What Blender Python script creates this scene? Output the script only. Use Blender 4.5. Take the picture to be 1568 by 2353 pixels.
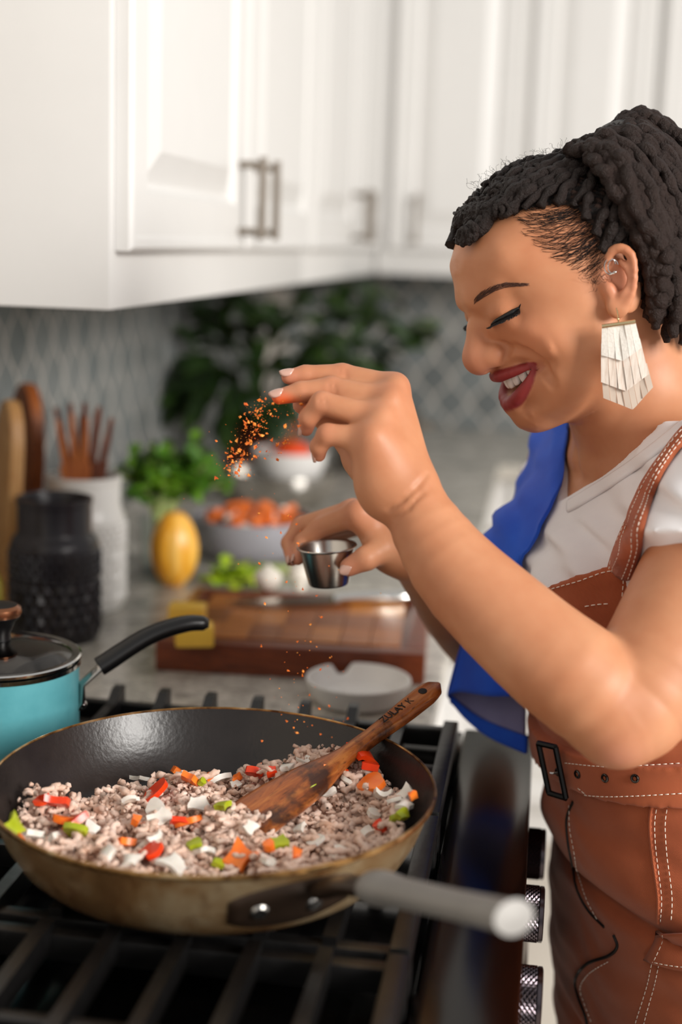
import bpy, bmesh, math, random
import numpy as np
from mathutils import Vector, Matrix
from mathutils.bvhtree import BVHTree

for o in list(bpy.data.objects):
    bpy.data.objects.remove(o, do_unlink=True)
SC = bpy.context.scene
COL = SC.collection
PI = math.pi

# ------------------------------------------------------------------ camera
FPX = 3268.0                                  # 50 mm on a 36 mm tall portrait frame
CAM = np.array([0.0, 0.0, 1.40])
def _cam_axes(vp=(1283., 570.), roll=1.9):
    y = np.array([vp[0] - 784, -(vp[1] - 1176.5), FPX]); y /= np.linalg.norm(y)
    r = math.radians(roll)
    u = np.cross(y, np.array([math.cos(r), -math.sin(r), 0])); u /= np.linalg.norm(u)
    if u[1] < 0: u = -u
    x = np.cross(u, y)
    if x[0] < 0: x = -x
    return np.stack([x, y, u])                # rows: world X, Y, Z in (right, up, forward)
AX = _cam_axes()
cd = bpy.data.cameras.new('camera')
cam = bpy.data.objects.new('camera', cd); COL.objects.link(cam)
cd.sensor_fit = 'VERTICAL'; cd.sensor_height = 36.0; cd.sensor_width = 24.0; cd.lens = 50.0
cd.clip_start = 0.02
_m = Matrix.Identity(4)
for i in range(3):
    _m[i][0] = AX[i, 0]; _m[i][1] = AX[i, 1]; _m[i][2] = -AX[i, 2]; _m[i][3] = CAM[i]
cam.matrix_world = _m
cd.dof.use_dof = True; cd.dof.focus_distance = 1.10; cd.dof.aperture_fstop = 2.6
SC.camera = cam
def ray(px, py):
    return AX @ np.array([(px - 784) / FPX, -(py - 1176.5) / FPX, 1.0])
def atY(px, py, Y):                            # the point seen at a pixel, Y metres into the kitchen
    d = ray(px, py); return CAM + d * (Y / d[1])
def onz(px, py, z):
    d = ray(px, py); return CAM + d * ((z - CAM[2]) / d[2])
def onx(px, py, x):
    d = ray(px, py); return CAM + d * (x / d[0])

# ------------------------------------------------------------------ light
W = bpy.data.worlds.new('world'); SC.world = W; W.use_nodes = True
W.node_tree.nodes['Background'].inputs[0].default_value = (1.0, 0.988, 0.97, 1)
W.node_tree.nodes['Background'].inputs[1].default_value = 0.48
def area(name, loc, target, sx, sy, power, color):
    l = bpy.data.lights.new(name, 'AREA'); l.shape = 'RECTANGLE'; l.size = sx; l.size_y = sy
    l.energy = power; l.color = color
    o = bpy.data.objects.new(name, l); COL.objects.link(o); o.location = loc
    o.rotation_euler = (Vector(target) - Vector(loc)).to_track_quat('-Z', 'Y').to_euler()
    return o
area('window_right_offscreen', (3.0, -0.7, 2.4), (-0.1, 1.2, 1.1), 1.5, 1.3, 195, (1.0, 0.968, 0.925))
SC.view_settings.view_transform = 'Standard'; SC.view_settings.look = 'None'
SC.view_settings.gamma = 1.0; SC.view_settings.use_curve_mapping = False
SC.view_settings.exposure = 0.08

# ------------------------------------------------------------------ materials
MATS = {}
def srgb(h):
    c = [int(h[i:i + 2], 16) / 255 for i in (0, 2, 4)]
    return tuple(((x + 0.055) / 1.055) ** 2.4 if x > 0.04045 else x / 12.92 for x in c) + (1,)
class NB:
    def __init__(s, name):
        s.m = bpy.data.materials.new(name); s.m.use_nodes = True; s.t = s.m.node_tree
        s.b = s.t.nodes['Principled BSDF']; MATS[name] = s.m
    def n(s, typ, **kw):
        x = s.t.nodes.new(typ)
        for k, v in kw.items():
            if k in x.inputs.keys(): x.inputs[k].default_value = v
            else: setattr(x, k, v)
        return x
    def l(s, a, b): s.t.links.new(a, b)
    def set(s, **kw):
        for k, v in kw.items(): s.b.inputs[k.replace('_', ' ')].default_value = v
        return s
    def coord(s, scale=(1, 1, 1), kind='Object', rot=(0, 0, 0)):
        c = s.n('ShaderNodeTexCoord'); mp = s.n('ShaderNodeMapping')
        mp.inputs['Scale'].default_value = scale; mp.inputs['Rotation'].default_value = rot
        s.l(c.outputs[kind], mp.inputs['Vector']); return mp.outputs[0]
    def noise(s, vec, scale=5, detail=4, rough=.55, dist=0):
        x = s.n('ShaderNodeTexNoise'); x.inputs['Scale'].default_value = scale
        x.inputs['Detail'].default_value = detail; x.inputs['Roughness'].default_value = rough
        x.inputs['Distortion'].default_value = dist; s.l(vec, x.inputs['Vector']); return x.outputs['Fac']
    def ramp(s, fac, stops):
        r = s.n('ShaderNodeValToRGB'); e = r.color_ramp.elements
        while len(e) < len(stops): e.new(.5)
        for k, (p, c) in enumerate(stops):
            e[k].position = p; e[k].color = srgb(c) if isinstance(c, str) else c
        s.l(fac, r.inputs[0]); return r.outputs[0]
    def mix(s, fac, a, b, mode='MIX'):
        x = s.n('ShaderNodeMix', data_type='RGBA', blend_type=mode)
        for sock, v in ((x.inputs[0], fac), (x.inputs[6], a), (x.inputs[7], b)):
            if hasattr(v, 'is_linked'): s.l(v, sock)
            else: sock.default_value = v
        return x.outputs[2]
    def bump(s, h, strength=.3, dist=.002):
        b = s.n('ShaderNodeBump'); b.inputs['Strength'].default_value = strength
        b.inputs['Distance'].default_value = dist; s.l(h, b.inputs['Height'])
        s.l(b.outputs[0], s.b.inputs['Normal'])
    def col(s, out): s.l(out, s.b.inputs['Base Color'])

def plain(name, hexc, rough=.5, metal=0, var=.12, scale=20, bump=0, **kw):
    n = NB(name); c = srgb(hexc)
    v = n.coord(); f = n.noise(v, scale)
    d = tuple(x * (1 - var) for x in c[:3]) + (1,); e = tuple(min(1, x * (1 + var)) for x in c[:3]) + (1,)
    n.col(n.ramp(f, [(.3, d), (.7, e)])); n.set(Roughness=rough, Metallic=metal, **kw)
    if bump: n.bump(f, bump)
    return n.m
def wood(name, dark, mid, light, scale=(1, 1, 1), rough=.45, rot=(0, 0, 0)):
    n = NB(name); v = n.coord(scale, rot=rot)
    f = n.noise(v, 6, 6, .6, 1.2); g = n.noise(v, 40, 3)
    c = n.ramp(f, [(.3, dark), (.5, mid), (.72, light)])
    n.col(n.mix(.25, c, n.ramp(g, [(.3, dark), (.7, light)]))); n.set(Roughness=rough); n.bump(g, .15)
    return n.m

plain('cabinet_white', 'dddbd8', .42, var=.01)
plain('wall_paint', 'd9d4cc', .7, var=.03)
plain('grout', 'bdb6ad', .85, var=.08, scale=60)
plain('floor_mat', 'cfc6ba', .5, var=.06, scale=3)
n = NB('tile'); v = n.coord(kind='Object'); oi = n.n('ShaderNodeObjectInfo')
f = n.noise(v, 30, 3)
n.col(n.mix(.35, n.ramp(oi.outputs['Random'], [(0, '5f6362'), (.5, '747a7a'), (1, '8b8d8b')]), n.ramp(f, [(.3, '636a6b'), (.7, '8b8d8c')])))
n.set(Roughness=.22); n.bump(f, .1)
n = NB('granite'); v = n.coord()
f1 = n.noise(v, 9, 8, .7, 1.0); f2 = n.noise(v, 38, 6, .7); f3 = n.noise(v, 160, 3)
c = n.ramp(f1, [(.30, '565650'), (.40, '98948a'), (.50, 'd2cbc0'), (.7, 'e2dbd0')])
c = n.mix(n.ramp(f2, [(.42, (0, 0, 0, 1)), (.6, (1, 1, 1, 1))]), n.mix(.4, c, srgb('5d5f58')), c)
n.col(n.mix(.2, c, n.ramp(f3, [(.35, '2e2d2a'), (.65, 'e6dfd4')]))); n.set(Roughness=.2)
plain('steel', 'c2beb8', .24, 1, var=.08)
plain('brushed_dark', '504d49', .2, 1, var=.06, scale=6)
plain('black_enamel', '0c0b0b', .12, 0, var=.1)
plain('cast_iron', '0f0e0e', .36, 0, var=.3, scale=90, bump=.2)
plain('knob_metal', '5d555a', .25, 1, var=.1)
plain('black_metal', '121112', .3, .6)
plain('chrome', 'd8d6d2', .12, 1, var=.03)
plain('handle_nickel', '9b9186', .35, 1, var=.05)

# ------------------------------------------------------------------ mesh helpers
def link(name, me, mat=None, parent=None, smooth=True):
    o = bpy.data.objects.new(name, me); COL.objects.link(o)
    if mat is not None:
        me.materials.clear()
        for m in (mat if isinstance(mat, (list, tuple)) else [mat]): me.materials.append(MATS[m])
    if parent is not None: o.parent = parent
    if smooth and len(me.polygons): me.polygons.foreach_set('use_smooth', [True] * len(me.polygons))
    return o
def sharp(me, ang=40):
    me.set_sharp_from_angle(angle=math.radians(ang))
def mesh(name, V, F, mat=None, parent=None, smooth=True, ang=None):
    me = bpy.data.meshes.new(name)
    me.from_pydata([tuple(map(float, v)) for v in V], [], [tuple(map(int, f)) for f in F]); me.update()
    o = link(name, me, mat, parent, smooth)
    if ang: sharp(me, ang)
    return o
def tag(o, label=None, cat=None, group=None, kind=None):
    if label: o['label'] = label
    if cat: o['category'] = cat
    if group: o['group'] = group
    if kind: o['kind'] = kind
    return o
def thing(name, loc, label=None, cat=None, group=None, rz=0, kind=None):
    o = bpy.data.objects.new(name, None); COL.objects.link(o)
    o.location = tuple(map(float, loc)); o.rotation_euler = (0, 0, rz); o.empty_display_size = .02
    return tag(o, label, cat, group, kind)
def dup(root, parent=None):
    c = root.copy(); COL.objects.link(c)
    if parent is not None: c.parent = parent
    for ch in root.children: dup(ch, c)
    return c
class MB:
    """collects shapes into one mesh"""
    def __init__(s): s.V = []; s.F = []
    def add(s, V, F):
        k = len(s.V); s.V += [tuple(map(float, v)) for v in V]; s.F += [tuple(i + k for i in f) for f in F]; return s
    def box(s, lo, hi, bev=0):
        bm = bmesh.new(); bmesh.ops.create_cube(bm, size=1)
        for v in bm.verts:
            v.co = Vector([lo[i] + (v.co[i] + .5) * (hi[i] - lo[i]) for i in range(3)])
        if bev: bmesh.ops.bevel(bm, geom=bm.edges[:], offset=bev, segments=2, affect='EDGES', profile=.6)
        bm.verts.index_update()
        s.add([v.co[:] for v in bm.verts], [[v.index for v in f.verts] for f in bm.faces]); bm.free(); return s
    def lathe(s, prof, seg=40, mat=None, cap=False):
        """prof: list of (r, z); around Z; mat optional Matrix"""
        V = []; F = []; n = len(prof)
        for k in range(seg):
            a = 2 * PI * k / seg
            for r, z in prof: V.append(Vector((r * math.cos(a), r * math.sin(a), z)))
        for k in range(seg):
            q = (k + 1) % seg
            for i in range(n - 1): F.append((k * n + i, q * n + i, q * n + i + 1, k * n + i + 1))
        if mat is not None: V = [mat @ v for v in V]
        s.add(V, F)
        return s
    def tube(s, pts, rad, seg=10, flat=None, caps=True, up=(0, 0, 1)):
        """sweep a circle (or an ellipse when flat=(ru, rv)) along pts; rad number or list"""
        P = [Vector(p) for p in pts]; n = len(P)
        R = rad if isinstance(rad, (list, tuple, np.ndarray)) else [rad] * n
        V = []; F = []; u = Vector(up)
        for i in range(n):
            t = (P[min(i + 1, n - 1)] - P[max(i - 1, 0)]).normalized()
            a = u - t * u.dot(t)
            if a.length < 1e-4: a = t.orthogonal()
            a.normalize(); b = t.cross(a); u = a if flat is None else Vector(up)
            fu, fv = flat if flat else (1, 1)
            for k in range(seg):
                g = 2 * PI * k / seg
                V.append(P[i] + a * (math.cos(g) * R[i] * fu) + b * (math.sin(g) * R[i] * fv))
        for i in range(n - 1):
            for k in range(seg):
                q = (k + 1) % seg
                F.append((i * seg + k, (i + 1) * seg + k, (i + 1) * seg + q, i * seg + q)[::-1])
        if caps:
            F.append(tuple(range(seg)[::-1])[::-1]); F.append(tuple((n - 1) * seg + k for k in range(seg))[::-1])
        return s.add(V, F)
    def prism(s, poly, z0, z1, M=None):
        n = len(poly); V = [Vector((x, y, z0)) for x, y in poly] + [Vector((x, y, z1)) for x, y in poly]
        if M is not None: V = [M @ v for v in V]
        F = [tuple(range(n))[::-1], tuple(range(n, 2 * n))] + [(i, (i + 1) % n, n + (i + 1) % n, n + i) for i in range(n)]
        return s.add(V, F)
    def ball(s, c, r, seg=12, rings=8, M=None):
        V = []; F = []
        rr = r if isinstance(r, (tuple, list)) else (r, r, r)
        for i in range(rings + 1):
            t = PI * i / rings
            for k in range(seg):
                p = 2 * PI * k / seg
                v = Vector((rr[0] * math.sin(t) * math.cos(p), rr[1] * math.sin(t) * math.sin(p), rr[2] * math.cos(t)))
                if M is not None: v = M @ v
                V.append(v + Vector(c))
        for i in range(rings):
            for k in range(seg):
                q = (k + 1) % seg
                F.append((i * seg + k, (i + 1) * seg + k, (i + 1) * seg + q, i * seg + q))
        return s.add(V, F)
    def build(s, name, mat=None, parent=None, smooth=True, ang=35, off=None):
        V = s.V if off is None else [(v[0] - off[0], v[1] - off[1], v[2] - off[2]) for v in s.V]
        me = bpy.data.meshes.new(name); me.from_pydata(V, [], s.F); me.validate(); me.update()
        bm = bmesh.new(); bm.from_mesh(me); bmesh.ops.remove_doubles(bm, verts=bm.verts, dist=1e-6)
        bmesh.ops.recalc_face_normals(bm, faces=bm.faces); bm.to_mesh(me); bm.free()
        o = link(name, me, mat, parent, smooth)
        if smooth and ang: sharp(me, ang)
        return o
def spline(pts, n):
    """Catmull-Rom through pts (any dimension), n samples"""
    P = np.array(pts, float); m = len(P)
    P = np.vstack([2 * P[0] - P[1], P, 2 * P[-1] - P[-2]])
    t = np.linspace(0, m - 1, n); i = np.minimum(t.astype(int), m - 2); f = (t - i)[:, None]
    a, b, c, d = P[i], P[i + 1], P[i + 2], P[i + 3]
    return .5 * (2 * b + (c - a) * f + (2 * a - 5 * b + 4 * c - d) * f ** 2 + (3 * b - a - 3 * c + d) * f ** 3)
# ------------------------------------------------------------------ the room
ZC = .92                                        # worktop height
WX, WY = -.76, 3.80                             # left wall and back wall planes
def struct(name, lo, hi, mat):
    o = MB().box(lo, hi).build(name, mat, smooth=False); return tag(o, kind='structure')
floor = struct('floor', (-.86, -1.2, -.05), (3.2, WY + .1, 0), 'floor_mat')
wall_left = struct('wall_left', (WX - .1, -1.2, 0), (WX, WY, 2.5), 'grout')
wall_back = struct('wall_back', (WX - .1, WY, 0), (3.2, WY + .1, 2.5), 'grout')

TW, TH, TG = .098, .128, .0055
def tile_mesh():
    N = 12; out = []; inn = []
    for k in range(N):
        t = 2 * k / N
        z = TH / 2 * (1 - t) if t <= 1 else TH / 2 * (t - 3 + 2) if False else None
    pts = []
    for s in (1, -1):
        for k in range(N // 2 + 1):
            z = (TH / 2) * (1 - 2 * k / (N // 2)) * s
            pts.append((s * TW / 4 * (1 + math.cos(2 * PI * z / TH)), z))
    P = []
    for p in pts:
        if not P or abs(p[0] - P[-1][0]) + abs(p[1] - P[-1][1]) > 1e-6: P.append(p)
    if abs(P[0][0] - P[-1][0]) + abs(P[0][1] - P[-1][1]) < 1e-6: P.pop()
    n = len(P)
    a, b = 1 - TG / TW * 1.6, 1 - TG / TW * 3.4
    V = [(x * a, z * a, -.003) for x, z in P] + [(x * a, z * a, .0010) for x, z in P] + [(x * b, z * b, .0018) for x, z in P]
    F = []
    for r in (0, 1):
        F += [(r * n + i, r * n + (i + 1) % n, (r + 1) * n + (i + 1) % n, (r + 1) * n + i) for i in range(n)]
    F.append(tuple(range(2 * n, 3 * n)))
    bm = bmesh.new(); vs = [bm.verts.new(v) for v in V]
    for f in F: bm.faces.new([vs[i] for i in f])
    bmesh.ops.recalc_face_normals(bm, faces=bm.faces)
    me = bpy.data.meshes.new('tile'); bm.to_mesh(me); bm.free(); me.materials.append(MATS['tile']); return me
TM = tile_mesh()
def tile_wall(parent, u0, u1, z0, z1, place):
    i = 0; u = u0
    while u < u1:
        z = z0 + (TH / 2 if i % 2 else 0)
        while z < z1:
            o = bpy.data.objects.new('tile', TM); COL.objects.link(o); o.parent = parent
            o.matrix_world = place(u, z); z += TH
        u += TW / 2; i += 1
tile_wall(wall_left, 1.62, WY - .04, ZC + .001, 1.40,
          lambda u, z: Matrix(((0, 0, 1, WX), (1, 0, 0, u), (0, 1, 0, z), (0, 0, 0, 1))))
tile_wall(wall_back, WX + .06, .75, ZC + .001, 1.40,
          lambda u, z: Matrix(((1, 0, 0, u), (0, 0, -1, WY), (0, 1, 0, z), (0, 0, 0, 1))))

# ------------------------------------------------------------------ cabinets
def panel_door(mb, w, h, t=.018, stile=.07, bev=.028):
    """raised panel door in local (u: 0..w, v: 0..h, n: 0..t) -> list of (u, v, n)"""
    def ring(i, n): return [(i, i, n), (w - i, i, n), (w - i, h - i, n), (i, h - i, n)]
    rings = [ring(0, 0), ring(0, t - .004), ring(.004, t), ring(.012, t), ring(.016, t - .002), ring(stile - .012, t - .002),
             ring(stile - .006, t - .009), ring(stile, t - .012), ring(stile + bev, t - .002), ring(stile + bev + .004, t)]
    V = [p for r in rings for p in r]; F = []
    for r in range(len(rings) - 1):
        F += [(r * 4 + i, r * 4 + (i + 1) % 4, r * 4 + 4 + (i + 1) % 4, r * 4 + 4 + i) for i in range(4)]
    k = len(V) - 4; F.append((k, k + 1, k + 2, k + 3)); F.append((3, 2, 1, 0))
    return V, F
def bar_handle(name, parent, p0, p1, out, off=.03, r=.0055):
    """bar pull from p0 to p1, standing off along out"""
    p0, p1, out = Vector(p0), Vector(p1), Vector(out); d = (p1 - p0).normalized(); mb = MB()
    mb.tube([p0 + out * off - d * .004, p1 + out * off + d * .004], r, 10)
    for p in (p0 + d * .006, p1 - d * .006): mb.tube([p - out * .001, p + out * off], r * .9, 10)
    return mb.build(name, 'handle_nickel', parent)
CX, CB, CT = -.435, 1.325, 2.15                 # upper cabinets: front plane, underside, top
def upper_cabinet(label, y0, y1, doors):
    t = thing('upper_cabinet', (WX, y0, CB), label, 'cabinet', 'upper cabinets along the tiled walls')
    o = (WX, y0, CB)
    MB().box((WX + .008, y0, CB), (CX, y1, CT), .0025).build('body', 'cabinet_white', t, off=o)
    for d0, d1, hy in doors:
        V, F = panel_door(None, d1 - d0, CT - CB - .058 - .03)
        V = [(CX + n_ + .0005, d0 + u, CB + .058 + v) for u, v, n_ in V]
        d = MB().add(V, F).build('door', 'cabinet_white', t, off=o, ang=20)
        if hy: bar_handle('handle', d, (CX + .018 - o[0], hy - o[1], 1.402 - o[2]), (CX + .018 - o[0], hy - o[1], 1.50 - o[2]), (1, 0, 0))
    return t
upper_cabinet('white wall cabinet whose plain end panel hangs over the range, two doors', 1.37, 2.452, [(1.385, 1.91, 1.872), (1.922, 2.44, 1.965)])
upper_cabinet('white wall cabinet in the tiled corner, between the end unit and the back run', 2.456, WY - .008, [(2.468, 2.975, 2.935), (2.99, 3.455, 3.03)])
def upper_back(label, x0, x1, doors):
    y = 3.46
    t = thing('upper_cabinet', (x0, y, CB), label, 'cabinet', 'upper cabinets along the tiled walls'); o = (x0, y, CB)
    MB().box((x0, y, CB), (x1, WY - .008, CT), .0025).build('body', 'cabinet_white', t, off=o)
    for d0, d1, hx in doors:
        V, F = panel_door(None, d1 - d0, CT - CB - .088, stile=.06)
        V = [(d0 + u, y - n_ - .0005, CB + .058 + v) for u, v, n_ in V]
        d = MB().add(V, F).build('door', 'cabinet_white', t, off=o, ang=20)
        bar_handle('handle', d, (hx - o[0], y - .018 - o[1], 1.402 - o[2]), (hx - o[0], y - .018 - o[1], 1.51 - o[2]), (0, -1, 0))
upper_back('white wall cabinet on the back wall with a narrow door beside the corner', CX + .004, .20, [(-.40, -.10, -.335), (-.08, .19, -.12)])
upper_back('white wall cabinet on the back wall behind the woman and her hair', .204, 1.00, [(.215, .59, .25), (.61, .985, .95)])

FX = -.115                                      # base cabinet fronts under the left worktop
def base_cab(label, lo, hi, fronts, axis):
    t = thing('base_cabinet', (lo[0], lo[1], 0), label, 'cabinet', 'white base cabinets'); o = (lo[0], lo[1], 0)
    MB().box((lo[0], lo[1], .10), (hi[0], hi[1], ZC - .034), .002).build('body', 'cabinet_white', t, off=o)
    MB().box((lo[0] + .02, lo[1] + .05 if axis == 'y' else lo[1], 0), (hi[0] - (.05 if axis == 'x' else 0), hi[1], .10)).build('plinth', 'cabinet_white', t, off=o)
    for a, b, z0, z1, nm in fronts:
        V, F = panel_door(None, b - a, z1 - z0, stile=.05)
        if axis == 'x': V = [(hi[0] + n_, a + u, z0 + v) for u, v, n_ in V]; P = Vector((hi[0] + .018, (a + b) / 2, z1 - .06))
        else: V = [(a + u, lo[1] - n_, z0 + v) for u, v, n_ in V]; P = Vector(((a + b) / 2, lo[1] - .018, z1 - .06))
        d = MB().add(V, F).build(nm, 'cabinet_white', t, off=o, ang=20)
        P = P - Vector(o); e = Vector((0, .06, 0)) if axis == 'x' else Vector((.06, 0, 0))
        bar_handle('handle', d, P - e, P + e, (1, 0, 0) if axis == 'x' else (0, -1, 0))
base_cab('white base cabinet next to the range, under the granite worktop', (WX + .008, 1.372, 0), (FX - .02, 2.25, 0),
         [(1.385, 1.80, .72, .872, 'drawer'), (1.815, 2.24, .72, .872, 'drawer'), (1.385, 1.80, .12, .705, 'door'), (1.815, 2.24, .12, .705, 'door')], 'x')
base_cab('white base cabinet under the worktop corner, farther from the range', (WX + .008, 2.254, 0), (FX - .02, WY - .008, 0),
         [(2.265, 2.68, .72, .872, 'drawer'), (2.695, 3.10, .72, .872, 'drawer'), (2.265, 2.68, .12, .705, 'door'), (2.695, 3.10, .12, .705, 'door')], 'x')
base_cab('white base cabinet on the back wall behind the woman, with drawers over doors', (FX - .016, 3.20, 0), (1.00, WY - .008, 0),
         [(-.07, .45, .72, .872, 'drawer'), (.465, .985, .72, .872, 'drawer'), (-.07, .45, .12, .705, 'door'), (.465, .985, .12, .705, 'door')], 'y')
wt = MB().prism([(WX + .008, 1.366), (-.10, 1.366), (-.10, 3.16), (1.02, 3.16), (1.02, WY - .008), (WX + .008, WY - .008)], ZC - .033, ZC).build('worktop', 'granite', smooth=False)
tag(wt, 'L-shaped mottled grey granite worktop running round the corner', 'worktop')
bv = wt.modifiers.new('b', 'BEVEL'); bv.width = .004; bv.segments = 2

# ------------------------------------------------------------------ the range
RY0, RY1, RX1 = .58, 1.362, .005
rg = thing('gas_range', (-.38, .97, 0), 'stainless gas range with black cooktop, knurled knobs along its front', 'range'); o = (-.38, .97, 0)
MB().box((WX + .01, RY0, .08), (-.035, RY1, .885), .003).build('body', 'brushed_dark', rg, off=o)
MB().box((WX + .06, RY0 + .03, 0), (-.09, RY1 - .03, .08)).build('plinth', 'black_metal', rg, off=o)
MB().box((-.034, RY0 + .02, .20), (-.018, RY1 - .02, .77), .004).build('oven_door', 'brushed_dark', rg, off=o)
bar_handle('oven_handle', rg, (-.018 - o[0], RY0 + .06 - o[1], .74), (-.018 - o[0], RY1 - .06 - o[1], .74), (1, 0, 0), .022, .008)
MB().box((-.034, RY0, .79), (-.016, RY1, .905), .003).build('front_panel', 'brushed_dark', rg, off=o)
MB().box((-.064, RY0, .902), (RX1, RY1, .926), .0045).build('front_rail', 'brushed_dark', rg, off=o)
tr = MB(); tr.box((WX + .01, RY0, .885), (-.064, RY1, .900)); tr.build('burner_tray', 'black_enamel', rg, off=o)
tr = MB()
for lo, hi in (((WX + .01, RY0, .90), (-.065, RY0 + .018, .922)), ((WX + .01, RY1 - .058, .90), (-.065, RY1, .922)), ((WX + .01, RY0 + .018, .90), (WX + .05, RY1 - .058, .922))):
    tr.box(lo, hi, .002)
tr.build('tray_edge', 'brushed_dark', rg, off=o)
for (bx_, by_) in ((-.23, .945), (-.45, 1.13), (-.23, 1.22), (-.55, .78), (-.25, .70)):
    b = MB().lathe([(0, .900), (.052, .900), (.050, .912), (.038, .914), (.036, .922), (.0, .924)], 28, Matrix.Translation((bx_, by_, 0))).build('burner', 'black_metal', rg, off=o)
    MB().lathe([(0, .9238), (.030, .9240), (.033, .927), (.030, .9315), (0, .9325)], 28, Matrix.Translation((bx_, by_, 0))).build('burner_cap', 'cast_iron', b, off=o)
# knurled knobs: cylinders with a diamond of tiny pyramids
def knob_mesh():
    seg, rows = 60, 13; V = []; F = []; R = .0225
    prof = [(0, -.026), (R * .97, -.026), (R * .97, -.012)]
    mb = MB(); X = Matrix.Rotation(PI / 2, 4, 'Y')
    mb.lathe([(0, -.001), (R * 1.05, -.001), (R * 1.05, .006), (R * .96, .007)], 40, X)
    G = []
    for i in range(rows + 1):
        for k in range(seg):
            h = .0009 if (i + k) % 2 == 0 else -.0003
            a = 2 * PI * k / seg; G.append(X @ Vector(((R * .97 + h) * math.cos(a), (R * .97 + h) * math.sin(a), .007 + i * .0018)))
    Fq = []
    for i in range(rows):
        for k in range(seg):
            q = (k + 1) % seg; a, b, c, d = i * seg + k, i * seg + q, (i + 1) * seg + q, (i + 1) * seg + k
            Fq += [(a, b, c), (a, c, d)] if (i + k) % 2 == 0 else [(a, b, d), (b, c, d)]
    mb.add(G, Fq)
    e = .007 + rows * .0018
    mb.lathe([(R * .96, e), (R * 1.0, e + .0008), (R * 1.0, e + .0036), (R * .9, e + .0044), (0, e + .0044)], 40, X)
    return mb
km = None
for (px, py) in ((1236, 1962), (1234, 2100), (1226, 2293), (1220, 2560), (1215, 2900)):
    p = onz(px, py, .866)
    if km is None:
        kb = knob_mesh().build('knob', 'knob_metal', rg, ang=25); km = kb
    else:
        kb = km.copy(); COL.objects.link(kb)
    kb.location = (-.014 - o[0], p[1] - o[1], .866)
print('knobs', [tuple(round(x, 3) for x in onz(px, py, .866)) for px, py in ((1236, 1962), (1234, 2100), (1226, 2293))])
# three cast-iron grates
GT = .960
def grate(y0, y1, label, r0=.002, r1=.002):
    t = thing('grate', (-.37, (y0 + y1) / 2, .90), label, 'grate', 'cast iron grates on the cooktop'); o = (-.37, (y0 + y1) / 2, .90)
    xs = [-.073 - .046 * k for k in range(13)]
    for k, x in enumerate(xs):
        w = .0047 if k not in (0, 12) else .007
        if k in (0, 12):
            MB().box((x - w, y0, GT - .018), (x + w, y1, GT - .001), .002).build('side_bar', 'cast_iron', t, off=o)
        else:
            ym = (y0 + y1) / 2; mb = MB()
            a = y0 + .004; b = y1 - .004
            prof = [(a, GT - .002 + r0), (a + .012, GT - .002 + r0), (a + .03, GT), (b - .03, GT), (b - .012, GT - .002 + r1), (b, GT - .002 + r1), (b, GT - .018), (a, GT - .018)]
            V = [(x - w, y, z) for y, z in prof] + [(x + w, y, z) for y, z in prof]; m = len(prof)
            mb.add(V, [tuple(range(m)), tuple(range(m, 2 * m))[::-1]] + [(i, i + m, (i + 1) % m + m, (i + 1) % m) for i in range(m)])
            mb.build('finger_bar', 'cast_iron', t, off=o, smooth=False)
    for y in (y0 + .008, y1 - .008, (y0 + y1) / 2):
        MB().box((xs[-1], y - .006, GT - .024), (xs[0], y + .006, GT - .006), .002).build('cross_bar', 'cast_iron', t, off=o)
    for x in (xs[0], xs[-1], xs[6]):
        for y in (y0 + .012, y1 - .012):
            MB().box((x - .007, y - .008, .9002), (x + .007, y + .008, GT - .012), .002).build('foot', 'cast_iron', t, off=o)
grate(.61, .830, 'black cast iron grate in front of the frying pan, its fingers bare', r0=.010)
grate(.836, 1.056, 'black cast iron grate under the frying pan')
grate(1.062, 1.285, 'black cast iron grate between the frying pan and the worktop', r1=.012)
# ------------------------------------------------------------------ frying pan
random.seed(7); RNG = np.random.default_rng(7)
n = NB('pan_outside'); v = n.coord(); f = n.noise(v, 14, 6, .65, .6); g = n.noise(v, 55, 4)
c = n.ramp(f, [(.28, '7d5330'), (.45, 'b98e5e'), (.6, 'dcc096'), (.75, 'b9864c')])
c = n.mix(n.ramp(g, [(.55, (0, 0, 0, 1)), (.72, (.6, .6, .6, 1))]), c, srgb('7a4318'))
n.col(c); n.set(Metallic=.72, Roughness=.27); n.bump(g, .06)
n = NB('nonstick'); v = n.coord(); f = n.noise(v, 260, 3); g = n.noise(v, 25, 5)
n.col(n.ramp(g, [(.3, '1d1816'), (.7, '2b2523')])); n.set(Roughness=.30); n.bump(f, .12)
n = NB('rim_metal'); v = n.coord(); f = n.noise(v, 60, 5)
n.col(n.ramp(f, [(.35, '5b3a1f'), (.55, 'b48a55'), (.75, 'd8c29a')])); n.set(Metallic=.9, Roughness=.28)
plain('grip_grey', '8b8884', .55, .3, var=.05)
plain('bracket_dark', '3a2c22', .4, .5, var=.25, scale=40)
PC = np.array([-.22, .937]); PZ = GT + .0006
pan = thing('frying_pan', (PC[0], PC[1], PZ), 'large stained bronze-coloured frying pan with dark nonstick inside and grey handle', 'frying pan')
zr = 1.02 - PZ
MB().lathe([(0, 0), (.108, 0), (.118, .0015), (.127, .006), (.138, .016), (.1475, .032), (.1535, .048), (.157, zr - .003), (.1582, zr)], 96).build('bowl', 'pan_outside', pan)
MB().lathe([(.1566, zr), (.1522, .047), (.1455, .032), (.1355, .017), (.1245, .0085), (.112, .0055), (0, .0055)], 96).build('nonstick_lining', 'nonstick', pan)
MB().lathe([(.1565, zr - .001), (.1566, zr + .0006), (.1573, zr + .0013), (.1586, zr + .0010), (.1590, zr - .0004), (.1584, zr - .0025)], 96).build('rim', 'rim_metal', pan)
def pan_r(z): return np.interp(z, [0, .0015, .006, .016, .032, .048, zr], [.108, .118, .127, .138, .1475, .1535, .158])
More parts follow.
